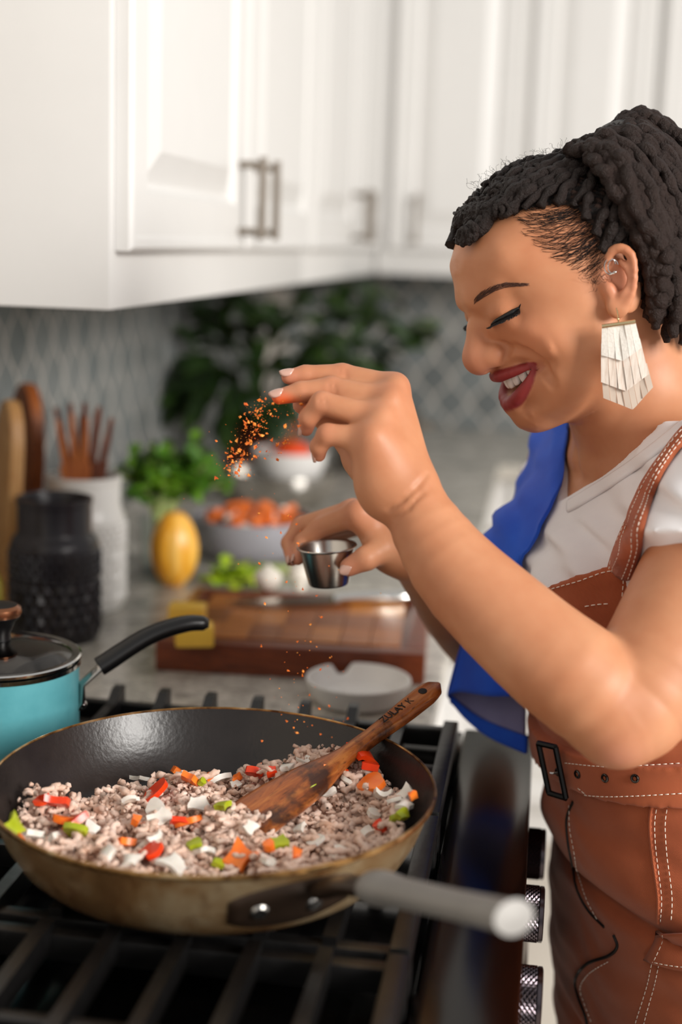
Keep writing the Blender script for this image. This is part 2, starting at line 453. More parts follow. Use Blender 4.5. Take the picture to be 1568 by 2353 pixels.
V = []; F = []; na, nz = 25, 7                                     # bracket plate hugging the wall
for i in range(na):
    a = math.radians(-73 + 33 * i / (na - 1)); e = math.sin(PI * (.04 + .92 * i / (na - 1))) ** .35
    for k in range(nz):
        z = .030 + .0185 * e * (2 * k / (nz - 1) - 1) + .005 * i / na; r = pan_r(z) + .0035 * (1 if 0 < k < nz - 1 and 0 < i < na - 1 else .1)
        V.append((r * math.cos(a), r * math.sin(a), z))
for i in range(na - 1):
    for k in range(nz - 1): F.append((i * nz + k, (i + 1) * nz + k, (i + 1) * nz + k + 1, i * nz + k + 1))
br = mesh('bracket', V, F, 'bracket_dark', pan)
for a in (-65.5, -51.5):
    a = math.radians(a); d = Vector((math.cos(a), math.sin(a), -.35)).normalized(); r = pan_r(.031) + .003
    M = Matrix.Translation((r * math.cos(a), r * math.sin(a), .032)) @ d.to_track_quat('Z', 'Y').to_matrix().to_4x4()
    MB().lathe([(.0062, -.001), (.006, .001), (.0045, .0025), (0, .003)], 20, M).build('rivet', 'steel', br)
loc = lambda p: Vector(p) - Vector((PC[0], PC[1], PZ))
h0 = loc(onz(745, 2042, 1.004)); h1 = loc(onz(800, 2035, 1.015)); h2 = loc(onz(845, 2035, 1.022)); h4 = loc(onz(1165, 2105, 1.066))
MB().tube([tuple(x) for x in spline([h0, h1, h2 + (h4 - h2) * .1], 10)], [.012, .012, .0115, .011, .011, .011, .011, .011, .011, .0105], 14, flat=(.55, 1.0)).build('handle_neck', 'bracket_dark', pan)
hp = spline([h2, h2 * .7 + h4 * .3, h2 * .35 + h4 * .65, h4, h4 + (h4 - h2) * .05], 22)
hr = np.interp(np.linspace(0, 1, 22), [0, .03, .1, .2, .5, .75, .9, .97, 1], [.007, .0125, .0135, .0112, .0102, .0105, .0118, .0098, .004])
MB().tube([tuple(x) for x in hp], list(hr), 18, flat=(.78, 1.05)).build('grip', 'grip_grey', pan, ang=60)

# ------------------------------------------------------------------ the food in the pan
n = NB('meat'); v = n.coord(); f = n.noise(v, 70, 5, .6); g = n.noise(v, 22, 4, .6); hN = n.noise(v, 300, 3)
c = n.ramp(f, [(.28, 'c39c86'), (.45, 'd8b8a5'), (.62, 'e3cabb'), (.8, 'eedbce')])
c = n.mix(n.ramp(g, [(.54, (0, 0, 0, 1)), (.72, (.35, .35, .35, 1))]), c, srgb('c98a5c'))
n.col(c); n.set(Roughness=.55, Subsurface_Weight=.3); n.b.inputs['Subsurface Radius'].default_value = (.006, .004, .003); n.bump(hN, .3, .0012)
def veg(name, a, b, rough=.28, sss=.1):
    n = NB(name); v = n.coord(); f = n.noise(v, 60, 3); n.col(n.ramp(f, [(.3, a), (.7, b)]))
    n.set(Roughness=rough, Subsurface_Weight=sss); n.b.inputs['Subsurface Radius'].default_value = (.004, .002, .001)
veg('pepper_red', 'd6300c', 'f04a14'); veg('pepper_orange', 'ee6a1a', 'fb8a33'); veg('pepper_green', '8f9a12', 'b4bd2a'); veg('onion', 'd8d2c8', 'f4efe6', .3, .25)
def in_food(x, y):
    r = math.hypot(x, y); return r < .138 and y < .035 + (x + .12) * .73
def heap(x, y):
    r = math.hypot(x, y); h = .018 + .006 * math.sin(x * 46 + 1) * math.cos(y * 39) + .004 * math.sin(x * 90 + y * 70)
    h += .016 * math.exp(-((x - .05) ** 2 + (y - .085) ** 2) / .0016) + .006 * math.exp(-((x + .05) ** 2 + (y - .03) ** 2) / .002)
    if r > .11: h += (r - .11) * .5
    e = .035 + (x + .12) * .73 - y
    h *= min(1, .35 + max(0, e) / .035)
    return h + .004
mb = MB(); Vg = []; Fg = []; idx = {}                              # lumpy underlayer + crumbs
st = .004
for i in range(-36, 37):
    for j in range(-36, 37):
        x, y = i * st, j * st
        if in_food(x, y) and math.hypot(x, y) < .136:
            idx[i, j] = len(Vg); Vg.append((x + random.uniform(-.001, .001), y + random.uniform(-.001, .001), heap(x, y) - .0035 + random.uniform(-.0018, .0018)))
for (i, j) in idx:
    if all(k in idx for k in ((i + 1, j), (i, j + 1), (i + 1, j + 1))):
        Fg.append((idx[i, j], idx[i + 1, j], idx[i + 1, j + 1], idx[i, j + 1]))
mb.add(Vg, Fg)
cnt = 0
while cnt < 4300:
    x, y = random.uniform(-.14, .14), random.uniform(-.14, .14)
    if not in_food(x, y): continue
    cnt += 1; big = cnt % 2 == 0
    z = heap(x, y) + random.uniform(-.006, .004)
    L = random.choice((.007, .010, .014, .018, .024)) if big else random.choice((.003, .0045, .006)); r0 = random.uniform(.0017, .0030) if big else random.uniform(.0014, .0026); a = random.uniform(0, 2 * PI); pit = random.uniform(-.5, .5)
    npt = max(3, int(L / .0019)); p = np.array([x, y, z]); pts = []; rr = []; tw_ = random.uniform(-.5, .5)
    for k in range(npt):
        pts.append(tuple(p + RNG.normal(0, .0004, 3))); rr.append(r0 * random.uniform(.62, 1.3) * (.5 if k in (0, npt - 1) else 1))
        a += tw_ * .5 + random.uniform(-.45, .45); pit = pit * .6 + random.uniform(-.5, .5)
        q = p + np.array([math.cos(a), math.sin(a), math.sin(pit) * .7]) * (L / npt)
        if math.hypot(q[0], q[1]) > .139: q[:2] *= .139 / math.hypot(q[0], q[1])
        q[2] = max(q[2], heap(q[0], q[1]) - .007); p = q
    mb.tube(pts, rr, 6 if big else 5)
_v = np.array(mb.V); _v[:, 2] = np.maximum(_v[:, 2], .0053); _r = np.hypot(_v[:, 0], _v[:, 1]); _m = np.interp(_v[:, 2], [.0055, .0085, .017, .032, .047, .06], [.112, .1245, .1355, .1455, .1522, .1566]) + .0002
_v[:, :2] *= np.minimum(1, _m / np.maximum(_r, 1e-6))[:, None]; mb.V = [tuple(p) for p in _v]            # kept inside the pan
me = bpy.data.meshes.new('ground_meat'); me.from_pydata(mb.V, [], mb.F); me.update()
gm = link('ground_meat', me, 'meat'); gm.location = (PC[0], PC[1], PZ)
tag(gm, 'browned crumbled ground meat filling the frying pan', 'ground meat', kind='stuff')

def slab(name, sx, sy, th, bend, mat, seed, jag=.12):
    """a cut piece: bent rounded slab"""
    r = random.Random(seed); N = 5; V = []; F = []
    cor = [(1 + r.uniform(-jag, jag) * 1.6, r.uniform(-jag, jag)) for _ in range(4)]
    for s in (1, -1):
        for i in range(N):
            for j in range(N):
                u, w = i / (N - 1) * 2 - 1, j / (N - 1) * 2 - 1
                k = 1 + .12 * (1 - max(abs(u), abs(w)))
                x = u * sx / 2 * (1 + .22 * math.sin(w * 2 + seed)) ; y = w * sy / 2 * (1 + .2 * math.sin(u * 2.3 + seed * 2))
                ed = max(abs(u), abs(w)) > .99
                z = bend * (1 - u * u) * sx + s * th / 2 * (.85 if ed else 1) + r.uniform(-.03, .03) * th
                if ed: x *= .96 if s < 0 else 1; y *= .96 if s < 0 else 1
                V.append((x, y, z))
    n2 = N * N
    for i in range(N - 1):
        for j in range(N - 1):
            a = i * N + j; F.append((a, a + N, a + N + 1, a + 1)); F.append((n2 + a, n2 + a + 1, n2 + a + N + 1, n2 + a + N))
    for i in range(N - 1):
        for a, b in ((i * N, (i + 1) * N), ((i + 1) * N + N - 1, i * N + N - 1), (i + 1, i), ((N - 1) * N + i, (N - 1) * N + i + 1)):
            F.append((a, b, n2 + b, n2 + a))
    me = bpy.data.meshes.new(name); me.from_pydata(V, [], F); me.update()
    bm = bmesh.new(); bm.from_mesh(me); bmesh.ops.recalc_face_normals(bm, faces=bm.faces); bm.to_mesh(me); bm.free()
    o = link(name, me, mat); sharp(me, 32); return o
RED = [(355, 1820, 64), (125, 1866, 52), (172, 1890, 66), (345, 1956, 42), (735, 1808, 40), (830, 1814, 62), (585, 1777, 34), (875, 1898, 28), (625, 1776, 24), (98, 1872, 30), (412, 1890, 30), (780, 1822, 26), (850, 1786, 30)]
ORA = [(410, 1776, 46), (437, 1787, 36), (430, 1888, 46), (285, 1933, 36), (762, 1812, 54), (812, 1787, 32), (853, 1848, 54), (955, 1838, 16), (480, 1788, 18), (545, 1788, 24), (552, 1968, 48), (682, 1971, 20), (618, 1944, 22), (42, 1922, 26), (312, 1886, 20), (150, 1885, 44), (725, 1838, 18)]
GRN = [(16, 1902, 46), (176, 1911, 44), (447, 1940, 26), (640, 1938, 32), (500, 1983, 22), (712, 1836, 28), (512, 1850, 26), (925, 1871, 24), (464, 1797, 14), (905, 1885, 14)]
ONI = [(66, 1913, 52), (122, 1921, 50), (321, 1785, 28), (506, 1790, 48), (358, 1858, 40), (366, 1882, 40), (456, 1850, 44), (298, 1846, 34), (935, 1822, 34), (842, 1915, 36), (724, 1929, 36), (752, 1836, 32), (882, 1832, 40), (345, 1930, 44), (930, 1852, 30), (400, 1990, 50), (618, 1978, 32), (700, 1748, 30), (575, 1905, 26), (250, 1960, 34), (660, 1770, 26), (905, 1842, 26), (210, 1905, 28), (800, 1838, 30), (470, 1960, 36), (540, 1800, 20), (780, 1960, 34), (300, 1980, 30), (690, 1900, 24), (860, 1880, 26)]
k = 0
def scatter(items, name, mats, what, cat, grp, th, bend, lift=.006):
    global k
    for (px, py, sz) in items:
        k += 1; z = PZ + .026
        for _ in range(3):
            p = onz(px, py, z); z = PZ + heap(p[0] - PC[0], p[1] - PC[1]) + lift
        m = mats[k % len(mats)]; s = sz * .000335 * random.uniform(.98, 1.15)
        o = slab(name, s, s * random.uniform(.72, 1.0), th * random.uniform(.8, 1.2), bend * random.uniform(-1, 1), m, k)
        tx = random.uniform(-.5, .5); r2 = math.hypot(p[0] - PC[0], p[1] - PC[1])
        if r2 > .142: p[:2] = PC + (p[:2] - PC) * .142 / r2
        o.location = (p[0], p[1], z); o.rotation_euler = (.45 + tx, random.uniform(-.5, .5), random.uniform(0, 6.28))
        x, y = p[0] - PC[0], p[1] - PC[1]; near_sp = seg_dist2((px, py), (560, 1890), (780, 1730)) < 75
        where = 'right beside the spatula blade' if near_sp else 'against the pan wall near the handle' if y < -.05 and x > .02 else 'against the pan wall nearest the woman' if x > .085 else 'by the pan wall below the saucepan' if x < -.07 else 'at the bare dark end of the meat heap' if y > .03 else 'in the open middle of the meat heap'
        tag(o, ('large ' if sz > 45 else 'small ' if sz < 27 else '') + what + ' ' + where, cat, grp)
def seg_dist2(p, a, b):
    ax, ay = b[0] - a[0], b[1] - a[1]; t = max(0, min(1, ((p[0] - a[0]) * ax + (p[1] - a[1]) * ay) / (ax * ax + ay * ay))); return math.hypot(p[0] - a[0] - t * ax, p[1] - a[1] - t * ay)
scatter(RED, 'pepper_piece', ['pepper_red'], 'cut square of red pepper', 'pepper piece', 'red pepper pieces in the pan', .0055, .14, .0075)
scatter(ORA, 'pepper_piece', ['pepper_orange'], 'cut square of orange pepper', 'pepper piece', 'orange pepper pieces in the pan', .0055, .14, .0075)
scatter(GRN, 'pepper_piece', ['pepper_green'], 'cut square of green pepper', 'pepper piece', 'green pepper pieces in the pan', .005, .14, .0075)
scatter(ONI, 'onion_piece', ['onion'], 'chopped piece of white onion', 'onion piece', 'onion pieces in the pan', .004, .2)

# ------------------------------------------------------------------ wooden spatula resting on the pan rim
n = NB('spatula_wood'); v = n.coord((1, 1, 1)); f = n.noise(n.coord((9, 60, 60)), 2.2, 6, .65, .8); g = n.noise(v, 28, 5, .6); h = n.noise(n.coord((14, 90, 90)), 5, 4)
c = n.ramp(f, [(.3, '5e2a0e'), (.5, '96501f'), (.7, 'b97436')])
c = n.mix(n.ramp(g, [(.5, (0, 0, 0, 1)), (.62, (.9, .9, .9, 1))]), c, srgb('2a130a'))
c = n.mix(n.ramp(h, [(.6, (0, 0, 0, 1)), (.7, (.7, .7, .7, 1))]), c, srgb('3a1a0a'))
n.col(c); n.set(Roughness=.33); n.bump(f, .1)
plain('burnt', '1a0d08', .7)
sA = onz(882, 1664, 1.0308); sB = onz(598, 1868, .991); sT = sB + (sA - sB) * 1.50
L = np.linalg.norm(sT - sB); ex = (sT - sB) / L; ez = np.array([-.10, -.42, .9]); ez -= ex * ez.dot(ex); ez /= np.linalg.norm(ez); ey = np.cross(ez, ex)
sp = thing('wooden_spatula', (0, 0, 0), 'worn wooden spatula stuck in the ground meat, branded handle over the pan rim', 'spatula')
sp.matrix_world = Matrix([[ex[i], ey[i], ez[i], sB[i]] for i in range(3)] + [[0, 0, 0, 1]])
ts = np.linspace(-.12, 1, 40)
wid = np.interp(ts, [-.12, -.08, .1, .25, .36, .45, .6, .8, .92, .98, 1], [.021, .0235, .0225, .0185, .012, .0072, .0066, .0092, .0098, .0075, .002])
thk = np.interp(ts, [-.12, .1, .3, .45, .6, .8, .95, 1], [.0018, .0025, .0045, .0062, .0064, .0068, .006, .002])
V = []; F = []; sg = 16
for i, t in enumerate(ts):
    bow = -.004 * math.sin(PI * min(1, max(0, t)))
    for q in range(sg):
        a = 2 * PI * q / sg; cx, cy = math.cos(a), math.sin(a)
        sx = abs(cx) ** .7 * (1 if cx > 0 else -1); sy = abs(cy) ** .7 * (1 if cy > 0 else -1)
        V.append((t * L, sx * wid[i], sy * thk[i] + bow))
for i in range(len(ts) - 1):
    for q in range(sg): F.append((i * sg + q, i * sg + (q + 1) % sg, (i + 1) * sg + (q + 1) % sg, (i + 1) * sg + q))
F.append(tuple(range(sg))[::-1]); F.append(tuple((len(ts) - 1) * sg + q for q in range(sg)))
mesh('blade_and_handle', V, F, 'spatula_wood', sp, ang=50)
def text_mesh(body, size, depth=.0003):
    cu = bpy.data.curves.new('txt', 'FONT'); cu.body = body; cu.size = size; cu.extrude = depth; cu.align_x = 'CENTER'; cu.align_y = 'CENTER'
    ob = bpy.data.objects.new('txt', cu); COL.objects.link(ob); bpy.context.view_layer.update()
    me = bpy.data.meshes.new_from_object(ob.evaluated_get(bpy.context.evaluated_depsgraph_get()))
    bpy.data.objects.remove(ob, do_unlink=True); return me
tm = link('lettering', text_mesh('ZULAY K', .0088), 'burnt', sp, smooth=False)
tm.matrix_local = Matrix.Translation((L * .745, 0, .0068 - .0024)) 
MB().lathe([(0, .0006), (.0026, .0006), (.0036, 0), (.0036, -.002)], 20).build('emblem', 'burnt', sp).matrix_local = Matrix.Translation((L * .90, 0, .0064 - .0012))
# ------------------------------------------------------------------ teal saucepan with its glass lid
n = NB('teal'); v = n.coord(); f = n.noise(v, 45, 4); st_ = n.noise(n.coord((70, 70, 5)), 1.2, 4)
c = n.ramp(f, [(.3, '559da6'), (.7, '63abb3')])
n.col(n.mix(n.ramp(st_, [(.66, (0, 0, 0, 1)), (.76, (.55, .55, .55, 1))]), c, srgb('8a6a35'))); n.set(Roughness=.28)
n = NB('lid_glass'); n.set(Base_Color=(.55, .5, .45, 1), Roughness=.03, Transmission_Weight=1.0, IOR=1.45)
plain('black_plastic', '0d0c0d', .35); plain('copper_band', '9a6547', .25, .9); plain('pan_inside', '15110f', .4)
pc = (-.452, 1.118, GT + .0006); R = .0672; ht = .078
pot = thing('saucepan', pc, 'small turquoise enamel saucepan with drip stains and black handle', 'saucepan')
MB().lathe([(0, 0), (R - .006, 0), (R - .001, .003), (R, .008), (R, ht), (R - .0015, ht + .001), (R - .003, ht)], 64).build('body', 'teal', pot)
MB().lathe([(R - .003, ht), (R - .003, .008), (R - .008, .004), (0, .004)], 64).build('lining', 'pan_inside', pot)
MB().lathe([(R + .0002, ht - .004), (R + .0016, ht - .003), (R + .0016, ht + .0005), (R - .003, ht + .0012)], 64).build('rim', 'chrome', pot)
hb = Vector(atY(188, 1572, 1.135)) - Vector(pc); he = Vector(atY(478, 1432, 1.19)) - Vector(pc)
hm = Vector(atY(240, 1525, 1.145)) - Vector(pc); hq = Vector(atY(340, 1462, 1.165)) - Vector(pc)
root = Vector((hb.x, hb.y, 0)).normalized() * R; root.z = hb.z - .022
hs = MB().tube([tuple(root), tuple(root * .6 + hb * .4 + Vector((.002, 0, -.003))), tuple(hb), tuple(hm)], [.0045, .005, .0055, .0055], 12, flat=(.55, 1.1)).build('handle_stem', 'steel', pot)
MB().ball(root + Vector((.003, 0, .004)), .0042).build('rivet', 'chrome', hs)
hp = spline([hm - (hq - hm) * .12, hm, hq, he * .6 + hq * .4 + Vector((0, 0, .004)), he], 20)
MB().tube([tuple(x) for x in hp], list(np.interp(np.linspace(0, 1, 20), [0, .05, .3, .7, .95, 1], [.0085, .0098, .0098, .009, .0078, .005])), 16, flat=(.85, 1.0)).build('handle_grip', 'black_plastic', pot, ang=60)
lid = thing('glass_lid', (pc[0], pc[1], pc[2] + ht + .0015), 'domed glass lid with steel rim and black copper-banded knob, on the turquoise saucepan', 'lid')
MB().lathe([(0, .0165), (.02, .0160), (.04, .0125), (.055, .0075), (R - .004, .0025), (R - .004, .0005), (.054, .0050), (.04, .0098), (.02, .0134), (0, .014)], 64).build('glass_dome', 'lid_glass', lid)
MB().lathe([(R - .006, .0005), (R + .001, .0002), (R + .0022, .0012), (R + .0022, .0032), (R + .0005, .0042), (R - .006, .0036), (R - .006, .0005)], 64).build('steel_rim', 'chrome', lid)
kb = MB().lathe([(0, .0165), (.010, .0165), (.0095, .022), (.0135, .032), (.018, .037), (.0180, .039)], 32).build('knob', 'black_plastic', lid)
MB().lathe([(.018, .0375), (.0192, .0405), (.0185, .0445), (.0155, .0468)], 32).build('copper_band', 'copper_band', kb)
MB().lathe([(.0155, .0468), (.011, .0475), (0, .0478)], 32).build('knob_top', 'black_plastic', kb)

# ------------------------------------------------------------------ canisters with raised diamonds
plain('black_ceramic', '1a141a', .3, var=.1); plain('white_ceramic', 'e4e1dc', .3, var=.03)
def canister(name, loc, label, mat, R, H, rn, zn):
    t = thing(name, loc, label, 'canister')
    MB().lathe([(0, 0), (R * .96, 0), (R, .004), (R, zn - .018), (R * .985, zn - .010), (R * .93, zn - .004), (rn + .001, zn), (rn, zn + .004), (rn, H - .008), (rn + .0015, H - .006), (rn + .0015, H), (rn - .002, H + .001), (rn - .004, H - .004), (rn - .004, .02), (0, .018)], 56).build('body', mat, t)
    rel = MB()
    for (z0, z1, rows, nn) in ((.010, zn * .57, 5, 22), (zn * .61, zn - .020, 4, 30)):
        dz = (z1 - z0) / rows
        for i in range(rows):
            for k in range(nn):
                a = 2 * PI * (k + (i % 2) * .5) / nn; h = PI / nn * .92; zc = z0 + dz * (i + .5)
                pt = lambda da, z, r: (r * math.cos(a + da), r * math.sin(a + da), z)
                V = [pt(-h, zc, R - .0003), pt(0, zc - dz * .95, R - .0003), pt(h, zc, R - .0003), pt(0, zc + dz * .95, R - .0003), pt(0, zc, R + .0040)]
                rel.add(V, [(0, 1, 4), (1, 2, 4), (2, 3, 4), (3, 0, 4)])
        rel.lathe([(R, z1 + .001), (R + .0018, z1 + .003), (R, z1 + .005)], 56)
    rel.build('diamond_relief', mat, t, ang=30)
    return t
canister('canister', (-.572, 1.59, ZC), 'black ceramic canister with raised diamond relief', 'black_ceramic', .0525, .171, .0435, .128)
canister('canister', (-.588, 1.745, ZC), 'white ceramic canister with raised diamond relief, holding wooden forks', 'white_ceramic', .0525, .172, .0475, .132)
wood('dark_wood', '2a120a', '5a2a15', '8a4522', (30, 30, 4)); wood('mid_wood', '6a3012', '9a4e1e', 'bd7434', (30, 30, 4)); wood('light_wood', 'a8713c', 'c79256', 'dcb07a', (30, 30, 4))
def strip(mb, pts, wids, th, nrm):
    """flat bar along pts with widths, thickness th, facing nrm"""
    P = [Vector(p) for p in pts]; V = []; F = []; nv = Vector(nrm)
    for i, p in enumerate(P):
        t = (P[min(i + 1, len(P) - 1)] - P[max(i - 1, 0)]).normalized(); s = t.cross(nv).normalized(); q = s.cross(t)
        for a, b in ((-1, -1), (1, -1), (1, 1), (-1, 1)): V.append(p + s * (a * wids[i] / 2) + q * (b * th / 2))
    for i in range(len(P) - 1):
        for k in range(4): F.append((i * 4 + k, i * 4 + (k + 1) % 4, i * 4 + 4 + (k + 1) % 4, i * 4 + 4 + k))
    F += [(3, 2, 1, 0), tuple(len(V) - 4 + k for k in range(4))]
    return mb.add(V, F)
def fork(label, base, top, spread, mat, prongs, rz=0):
    b = Vector(base); d = Vector(top) - b; t = thing('wooden_fork', base, label, 'wooden fork', 'wooden forks in the white canister'); n_ = Vector((.35, -1, 0)).normalized(); s = d.normalized().cross(n_).normalized()
    strip(MB(), [(0, 0, 0), d * .45, d * .62, d * .72], [.014, .016, .034, .040], .008, n_).build('handle', mat, t, smooth=False)
    for k in range(prongs):
        u = (k / (prongs - 1) - .5) * 2; e = s * (u * .0145 * spread)
        strip(MB(), [d * .70 + e * .9, d * .85 + e * 1.25, d * (1.0 - .03 * abs(u)) + e * 1.5], [.0105, .009, .006], .007, n_).build('prong', mat, t, smooth=False)
zz = ZC + .0203
fork('dark wooden fork with splayed prongs standing in the white canister', (-.585, 1.742, zz), atY(178, 922, 1.735), 1.25, 'dark_wood', 4)
fork('reddish-brown wooden fork in the white canister, in front of the dark ones', (-.582, 1.728, zz), atY(165, 950, 1.715), .8, 'mid_wood', 3)
fork('dark narrow wooden fork leaning right in the white canister', (-.592, 1.755, zz), atY(222, 945, 1.76), .9, 'dark_wood', 3)
def paddle(name, label, cx, y, top, w, zb, mat, lean=.05):
    t = thing(name, (cx, y, zb), label, 'wooden board'); H = top - zb; poly = []
    for k in range(33):
        a = PI * k / 32; poly.append((w / 2 * math.cos(a), H - w * .9 + w * .9 * math.sin(a)))
    poly = [(w / 2 * .92, 0)] + poly + [(-w / 2 * .92, 0)]
    M = Matrix.Rotation(PI / 2 - lean, 4, 'X')
    o_ = MB().prism(poly, -.009, .009, M).build('board', mat, t, smooth=False); bv = o_.modifiers.new('b', 'BEVEL'); bv.width = .003; bv.segments = 2; bv.limit_method = 'ANGLE'
    t.rotation_euler = (0, 0, -.9); return t
paddle('wooden_board', 'dark brown wooden board with rounded top leaning behind the black canister', atY(42, 1000, 1.81)[0], 1.81, 1.200, .12, ZC, 'mid_wood')
paddle('wooden_board', 'light wooden board with rounded top leaning beside the black canister', atY(2, 1000, 1.66)[0], 1.66, 1.195, .07, ZC, 'light_wood')
n = NB('oil_glass'); n.set(Base_Color=(.55, .45, .05, 1), Roughness=.05, Transmission_Weight=.6, IOR=1.45)
bt = thing('oil_bottle', (-.617, 1.475, ZC), 'yellow-green oil bottle at the edge of the worktop beside the range', 'bottle')
MB().lathe([(0, 0), (.022, 0), (.024, .004), (.024, .09), (.018, .105), (.009, .115), (.009, .145), (.011, .146), (.011, .152), (0, .152)], 32).build('glass', 'oil_glass', bt)
MB().lathe([(0, .1525), (.0105, .1525), (.0105, .165), (0, .166)], 24).build('cap', 'black_plastic', bt)

# ------------------------------------------------------------------ squash, herbs, plant
n = NB('squash'); v = n.coord(); w_ = n.n('ShaderNodeTexNoise'); f = n.noise(n.coord((60, 60, 5)), 1.4, 3)
n.col(n.ramp(f, [(.35, 'e8981c'), (.5, 'fab434'), (.65, 'ffc862')])); n.set(Roughness=.35)
sq = thing('squash', (-.503, 1.880, ZC), 'yellow ribbed squash standing upright on the worktop', 'squash')
V = []; F = []; sg, rg_ = 40, 20
for i in range(rg_ + 1):
    t = i / rg_; r = .0335 * max(0, math.sin(PI * (t * .92 + .04))) ** .5; z = .103 * t
    for k_ in range(sg):
        a = 2 * PI * k_ / sg; q = r * (1 + .03 * math.cos(a * 10)); V.append((q * math.cos(a), q * math.sin(a), z))
for i in range(rg_):
    for k_ in range(sg): F.append((i * sg + k_, i * sg + (k_ + 1) % sg, (i + 1) * sg + (k_ + 1) % sg, (i + 1) * sg + k_))
F.append(tuple(range(sg))[::-1]); F.append(tuple(rg_ * sg + q for q in range(sg)))
mesh('flesh', V, F, 'squash', sq)
MB().tube([(0, 0, .101), (.001, 0, .104), (.002, 0, .106)], [.006, .005, .0045], 8).build('stem', 'light_wood', sq)
def leafmat(name, a, b, c_):
    n = NB(name); v = n.coord(); f = n.noise(v, 25, 3); n.col(n.ramp(f, [(.3, a), (.5, b), (.72, c_)])); n.set(Roughness=.5, Subsurface_Weight=.05)
leafmat('herb_green', '24480c', '4a7c16', '80a824'); leafmat('plant_green', '0d1a0a', '1f3611', '3c5718'); leafmat('lettuce', '6a9a12', 'a8c420', 'd4dc5a'); leafmat('stalk', '9ab05a', 'b9c77e', 'd3dba2')
plain('soil', '2a1a12', .9); plain('terracotta', '7a4026', .7, var=.15); plain('white_glaze', 'e9e6e2', .25, var=.02); plain('grey_glaze', '9b99a0', .35, var=.05)
n = NB('clear_glass'); n.set(Base_Color=(.9, .95, .92, 1), Roughness=.03, Transmission_Weight=1.0, IOR=1.45)
def leaflet(mb, p, d, nrm, L, Wd, lobes=True):
    """a small three-lobed leaf with a fold along its midrib"""
    d = Vector(d).normalized(); s = d.cross(Vector(nrm)); s = s.normalized() if s.length > .01 else d.orthogonal().normalized(); q = s.cross(d); p = Vector(p)
    prof = [(0, .05), (.25, .55), (.4, .35), (.55, 1.0), (.72, .55), (.85, .6), (1, .02)] if lobes else [(0, .05), (.2, .6), (.45, 1.0), (.7, .8), (.88, .42), (1, .02)]
    V = []
    for t, w in prof:
        m = p + d * (t * L) + q * (-.35 * L * t * t)
        V += [m - s * (w * Wd / 2) + q * (.16 * w * Wd), m, m + s * (w * Wd / 2) + q * (.16 * w * Wd)]
    n0 = len(V); V += [v - q * .0008 for v in V]
    F = []
    for i in range(len(prof) - 1):
        for b in (0, 1):
            a = i * 3 + b; F.append((a, a + 1, a + 4, a + 3)); F.append((n0 + a, n0 + a + 3, n0 + a + 4, n0 + a + 1))
    mb.add(V, F)
hj = thing('herb_bunch', (-.545, 1.965, ZC + .004), 'leafy green herb bunch standing in a glass behind the squash', 'herbs')
fol = MB(); stm = MB(); r = random.Random(3)
for k_ in range(46):
    a = r.uniform(0, 2 * PI); sp_ = r.uniform(.15, 1); tip = Vector((math.cos(a) * .088 * sp_ + .012, math.sin(a) * .062 * sp_, .10 + .085 * (1 - sp_ ** 2 * .75) * r.uniform(.65, 1.05)))
    b0 = Vector((r.uniform(-.012, .012), r.uniform(-.012, .012), .003)); md = Vector((math.cos(a) * .019 * sp_ + b0.x * .3, math.sin(a) * .019 * sp_ + b0.y * .3, .082)); tip.z = max(tip.z, .108)
    ps = spline([b0, md, md * .45 + tip * .55 + Vector((0, 0, .012)), tip], 12); stm.tube([tuple(x) for x in ps], .0012, 5)
    for j in range(10):
        p = Vector(ps[r.randint(6, 11)]) + Vector((r.uniform(-.016, .016), r.uniform(-.016, .016), r.uniform(-.010, .014))); ld = Vector((r.uniform(-1, 1), r.uniform(-1, 1), r.uniform(-.3, .8))); lw_ = r.uniform(.016, .03)
        e_ = p + ld.normalized() * lw_ - Vector((0, 0, .35 * lw_))
        if min(math.hypot(q_.x, q_.y) for q_ in (p, e_)) < .047: p.z = max(p.z, .100 + max(0, p.z - e_.z))
        if any(math.hypot(q_.x - .545 + .503, q_.y + 1.965 - 1.880) < .052 and q_.z < .118 for q_ in (p, e_)): continue
        leaflet(fol, p, ld, (r.uniform(-.5, .5), r.uniform(-1, .2), 1), lw_, r.uniform(.013, .024))
fo = fol.build('foliage', 'herb_green', hj, ang=None); fo['kind'] = 'stuff'; stm.build('stems', 'stalk', hj)
gl = thing('drinking_glass', (-.545, 1.965, ZC), 'clear drinking glass holding the herb bunch', 'glass')
MB().lathe([(0, .003), (.026, .003), (.030, .080), (.0325, .080), (.029, 0), (0, 0)], 32).build('glass', 'clear_glass', gl)
# leafy plant in a terracotta pot
pp = (-.585, 2.84, ZC)
pt_ = thing('potted_plant', pp, 'dark green leafy plant in a terracotta pot against the tiled corner', 'plant')
MB().lathe([(0, 0), (.062, 0), (.082, .095), (.088, .095), (.088, .118), (.080, .118), (.078, .1), (0, .1)], 36).build('pot', 'terracotta', pt_)
MB().lathe([(0, .104), (.05, .108), (.079, .103)], 24).build('soil', 'soil', pt_)
stems = MB(); r = random.Random(11)
tips = [(345, 905, 2.75), (400, 800, 2.8), (430, 720, 2.85), (480, 900, 2.7), (520, 760, 2.8), (560, 690, 2.9), (600, 840, 2.75), (640, 760, 2.8), (670, 700, 2.95), (700, 870, 2.75), (720, 790, 2.85), (760, 720, 2.95), (790, 830, 2.85), (840, 690, 3.0), (870, 740, 2.95), (920, 760, 3.0), (955, 745, 3.05), (420, 930, 2.72), (560, 900, 2.7), (640, 930, 2.72), (800, 660, 3.05), (880, 680, 3.05), (380, 860, 2.75), (500, 840, 2.75), (930, 800, 3.0), (580, 770, 2.8), (690, 820, 2.8), (740, 850, 2.8), (470, 690, 2.9), (450, 850, 2.78), (530, 950, 2.72), (610, 960, 2.7)]
